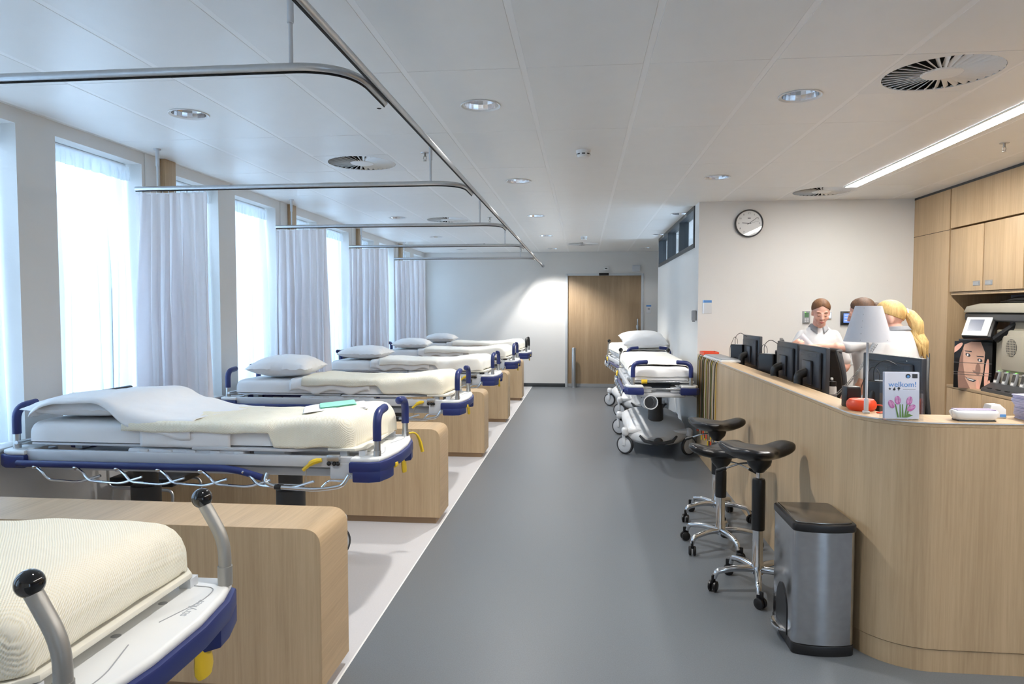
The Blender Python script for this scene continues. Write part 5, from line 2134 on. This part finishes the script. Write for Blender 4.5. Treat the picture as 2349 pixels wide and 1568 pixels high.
def person(label, loc, rz, height, headrot, arms, hair, neck=(0, 0), drop=0.0, sw=1.0, face=True, hs=1.0):
    """local frame: faces -y; +x is the person's left"""
    t = thing('person', label, 'person', (loc[0], loc[1], 0), rz, 'nurses behind the desk')
    k = height / 1.70
    sh = 1.405 * k
    Hm = T(neck[0], neck[1] - .02, 1.582 * k - drop) @ T(0, .03, -.10) @ headrot @ T(0, -.03, .10) @ Matrix.Scale(hs, 4)
    body = MB()
    head_geo(body, Hm)
    limb(body, [(0, .02, 1.40 * k), (neck[0] * .5, .005 + neck[1] * .5, 1.45 * k), Hm @ V(0, .03, -.075)], [.060, .053, .050], 18)
    ring_loft(body, [(0, .01, 1.02 * k, .13, .095, .9), (0, .01, 1.2 * k, .13, .09, .9), (0, .01, 1.33 * k, .12, .07, .9), (0, .015, 1.40 * k, .06, .05, .9)])
    for side in (1, -1):
        el, wr_, hd, pn, curl = arms[side]
        S = (side * .152 * sw, .015, sh - .038)
        limb(body, [S, el, wr_], [.048, .038, .026], 14)
        mid = Vector(el).lerp(Vector(wr_), .3)
        body.ball(mid, .041, 14, 10)
        hand(body, wr_, hd, pn, curl, 1 if side == 1 else -1)
        hp = side * .085
        limb(body, [(hp, .02, .93 * k), (hp, .0, .50 * k), (hp, .03, .08)], [.075, .052, .04], 14)
        body.box(hp - .035, hp + .035, -.13, .07, .02, .07, .02, 3)
    remesh(body.build('body', M['skin'], t), .0065, 3)
    # tunic with short sleeves
    tu = MB()
    ring_loft(tu, [(0, .012, .80 * k, .205, .135, .8), (0, .012, .90 * k, .198, .138, .8), (0, .010, 1.02 * k, .172, .122, .85), (0, .005, 1.13 * k, .168, .118, .85),
                   (0, -.004, 1.25 * k, .182 * sw, .132, .85), (0, .006, 1.345 * k, .176 * sw, .112, .9), (0, .014, 1.40 * k, .140 * sw, .085, .95), (0, .014, 1.435 * k, .092, .074, 1), (0, .012, 1.458 * k, .066, .066, 1)], 36)
    for side in (1, -1):
        el, wr_ = Vector(arms[side][0]), Vector(arms[side][1])
        S = Vector((side * .150 * sw, .014, sh - .040))
        limb(tu, [S, S.lerp(el, .5), S.lerp(el, .82)], [.056, .057, .060], 18)
    remesh(tu.build('tunic', M['tunic'], t), .011, 3)
    tr = MB()
    for side in (1, -1):
        hp = side * .088
        limb(tr, [(hp, .015, .90 * k), (hp, .0, .50 * k), (hp, .03, .09)], [.100, .078, .066], 18)
    remesh(tr.build('trousers', M['trousers'], t), .014, 3)
    for side in (1, -1):
        hp = side * .088
        s = MB()
        s.box(hp - .046, hp + .046, -.155, .095, .0, .03, .012, 2)
        s.box(hp - .043, hp + .043, -.15, .09, .02, .085, .035, 4)
        s.build('shoe', M['shoe'], t)
    # collar
    c = MB()

    def col_(u, v):
        a = -PI / 2 + .30 + (2 * PI - .60) * u
        r = .061 + .020 * v + .012 * v * abs(2 * u - 1) ** 4
        dz = .026 * v + .050 * v * (abs(2 * u - 1) ** 3) + .012 * abs(2 * u - 1) ** 2
        return V(r * 1.05 * math.cos(a), .012 + r * math.sin(a) - .020 * v * abs(2 * u - 1) ** 4, 1.476 * k - dz)
    c.grid(col_, 36, 5)
    solid(c.build('collar', M['collar'], t, flip=False), .006, 1)
    # v neck
    if face:
        e = MB()
        for s in (-1, 1):
            e.tube([Hm @ V(s * .014, -.0865, .026), Hm @ V(s * .032, -.0880, .032), Hm @ V(s * .050, -.0745, .026)], [.0022, .0032, .0018], 6)
        e.build('eyebrow', M[hair], t)
        e = MB()
        for s in (-1, 1):
            e.tube([Hm @ V(s * .018, -.0845, -.003), Hm @ V(s * .031, -.0880, -.0065), Hm @ V(s * .045, -.0795, -.003)], [.0012, .0020, .0012], 6)
        e.build('eyelash', M['hair_dark'], t)
        l = MB()
        l.tube([Hm @ V(-.022, -.0865, -.0665), Hm @ V(-.008, -.0945, -.0635), Hm @ V(0, -.0945, -.0645), Hm @ V(.008, -.0945, -.0635), Hm @ V(.022, -.0865, -.0665)], [.0012, .0035, .003, .0035, .0012], 8)
        l.tube([Hm @ V(-.018, -.0855, -.0705), Hm @ V(0, -.0925, -.0735), Hm @ V(.018, -.0855, -.0705)], [.0012, .0042, .0012], 8)
        l.build('lips', M['lip'], t)
    return t, Hm, k


def hair_cap(t, Hm, m, grow=.013, low=-.04, front=.055, name='hair'):
    """hair pulled back over the skull, open at the face"""
    h = MB()
    nu, nv = 48, 26

    def fn(u, v):
        a = 2 * PI * u
        # polar angle from the crown, further down at the back than over the forehead
        f = .5 - .5 * math.sin(a)              # 1 at the front (-y)
        lim = .92 + 1.25 * (1 - f) ** .62
        th = lim * v
        gw = grow * (1.1 - .8 * v ** 4)
        rx, ry, rz = .076 + gw, .094 + gw, .088 + gw
        x, y, z = rx * math.sin(th) * math.cos(a), .018 + ry * math.sin(th) * math.sin(a), .032 + rz * math.cos(th)
        w = 1 + .016 * math.sin(a * 17 + v * 6 + 2 * math.sin(a * 3)) * v + .010 * noise.noise((x * 40, y * 40, z * 40))
        return Hm @ V(x * w, .018 + (y - .018) * w, .032 + (z - .032) * w)
    h.grid(fn, nu, nv, closeu=True)
    bmesh.ops.remove_doubles(h.bm, verts=h.bm.verts[:], dist=1e-4)
    return solid(h.build(name, m, t), .006, -1)


# the woman reading the sheet, facing the camera
P1 = (2.085, 6.40)
armsA = {1: ((.225, -.03, 1.125), (.08, -.22, 1.06), (-.6, -.55, .1), (-.1, .1, 1), .55),
         -1: ((-.255, -.06, 1.16), (-.285, -.28, 1.275), (.25, -.55, .35), (.7, .3, .35), .75)}
tA, HA, kA = person('auburn-haired woman in a white tunic reading a sheet of paper behind the desk', P1, -.10, 1.725, RX(.32) @ RZ(-.05), armsA, 'hair_brown', (0, -.03), .0, .86, True, .92)
hair_cap(tA, HA, M['hair_brown'])
MB().ball((0, .118, .045), (.036, .032, .034), 18, 12, HA).build('hair_bun', M['hair_brown'], tA)
bd = MB()
bd.box(-.105, -.06, -.139, -.134, 1.275, 1.29, .001)
bd.build('chest_badge', ink_dark, tA)
b = MB()
b.box(.075, .125, -.135, -.128, 1.28, 1.285)
for q in range(3):
    b.tube([(.10 + .012 * q, -.128, 1.30), (.10 + .012 * q, -.132, 1.24)], .003, 6)
b.build('pocket_pens', M['alu'], tA)

# the woman pointing, half hidden by the lamp
P2 = (2.345, 5.95)
armsB = {1: ((.25, -.165, 1.315), (.295, -.335, 1.318), (.35, -.9, -.05), (-.3, -.1, -1), 1.15),
         -1: ((-.22, .03, 1.13), (-.21, -.06, .89), (0, -.3, -1), (0, 0, -1), .5)}
tB, HB, kB = person('brown-haired woman in white behind the lamp, stretching one arm to the paper', P2, -2.02, 1.71, RX(.22) @ RZ(.0), armsB, 'hair_dark', (0, -.03))
hair_cap(tB, HB, M['hair_dark'])
MB().ball((0, .122, .035), (.038, .034, .036), 18, 12, HB).build('hair_bun', M['hair_dark'], tB)

# the blonde woman seen from behind
P3 = (2.12, 4.95)
armsC = {1: ((.28, -.06, 1.14), (.12, -.22, .99), (-.1, -.8, .1), (-.6, 0, -.3), .9),
         -1: ((-.29, -.02, 1.13), (-.20, -.24, 1.08), (.2, -1, 0), (0, 0, -1), .6)}
tC, HC_, kC = person('blonde woman with a ponytail in a white tunic, seen from behind at the desk', P3, -2.45, 1.74, RX(.10) @ RZ(.62), armsC, 'hair_blond', (0, -.03), .062, 1.30)
hair_cap(tC, HC_, M['hair_blond'], .010)
pt = MB()
root_ = HC_ @ V(0, .112, .035)
base_ = [HC_ @ V(0, .10, .035), HC_ @ V(0, .138, .020), HC_ @ V(.012, .168, -.045), HC_ @ V(-.012, .172, -.12), HC_ @ V(.016, .196, -.19), HC_ @ V(-.008, .205, -.26)]
rnd = random.Random(3)
limb(pt, base_, [.018, .036, .046, .046, .034, .010], 16, 5)
for i in range(16):
    a = 2 * PI * i / 16
    off = [V(math.cos(a), .55 * math.sin(a), 0) * r for r in (.010, .026, .036, .040 + rnd.uniform(0, .008), .036 + rnd.uniform(-.004, .012), .020 + rnd.uniform(0, .022))]
    ln = rnd.uniform(-.05, .03)
    limb(pt, [p + o + V(0, 0, ln * (j / 5)) for j, (p, o) in enumerate(zip(base_, off))], [.006, .012, .013, .013, .010, .003], 7, 4)
pt.build('ponytail', M['hair_blond'], tC)
MB().tube([HC_ @ V(.026 * math.cos(a), .125, .032 + .026 * math.sin(a)) for a in [2 * PI * i / 14 for i in range(14)]], .006, 8, closed=True).build('hair_tie', M['paper'], tC)

# the sheet of paper and the coiled phone cord
pp_ = MB()


def sheet(u, v):
    return V((u - .5) * .21, .02 * math.sin(u * PI) + .012 * v, (v - .5) * .297)


pp_.grid(sheet, 8, 10)
o = solid(tag(pp_.build('paper_sheet', mat('sheet_paper', (206, 200, 204), .8, var=.01), flip=False), 'sheet of paper held up by the auburn-haired woman', 'paper'), .0008)
o.location = (1.82, 6.02, 1.285)
o.rotation_euler = (-.85, -.62, -.15)
cd = MB()
A, B = V(1.775, 5.06, 1.02), V(1.86, 4.62, 1.40)
pts = []
for i in range(420):
    u = i / 419
    c = A.lerp(B, u)
    c.z -= .035 * math.sin(PI * u) * (1 - .3 * u)
    a = u * 2 * PI * 34
    pts.append(c + V(math.cos(a) * .008, 0, math.sin(a) * .008))
cd.tube(pts, .0021, 5)
tag(cd.build('phone_cord', M['grey']), 'coiled grey telephone cord rising from the worktop behind the lamp stem', 'cord')
t = thing('desk_phone', 'black desk telephone on the worktop by the bottle', 'phone', (1.72, 5.02, DZ), .6)
b = MB()
b.prism([(-.09, 0), (-.09, .045), (.09, .025), (.09, 0)], -.08, .08, RX(PI / 2), b=.006)
b.build('base', M['black'], t)
kp = MB().box(-.02, .06, -.05, .05, .034, .041, .002)
kp.build('keypad', M['dgrey'], t)
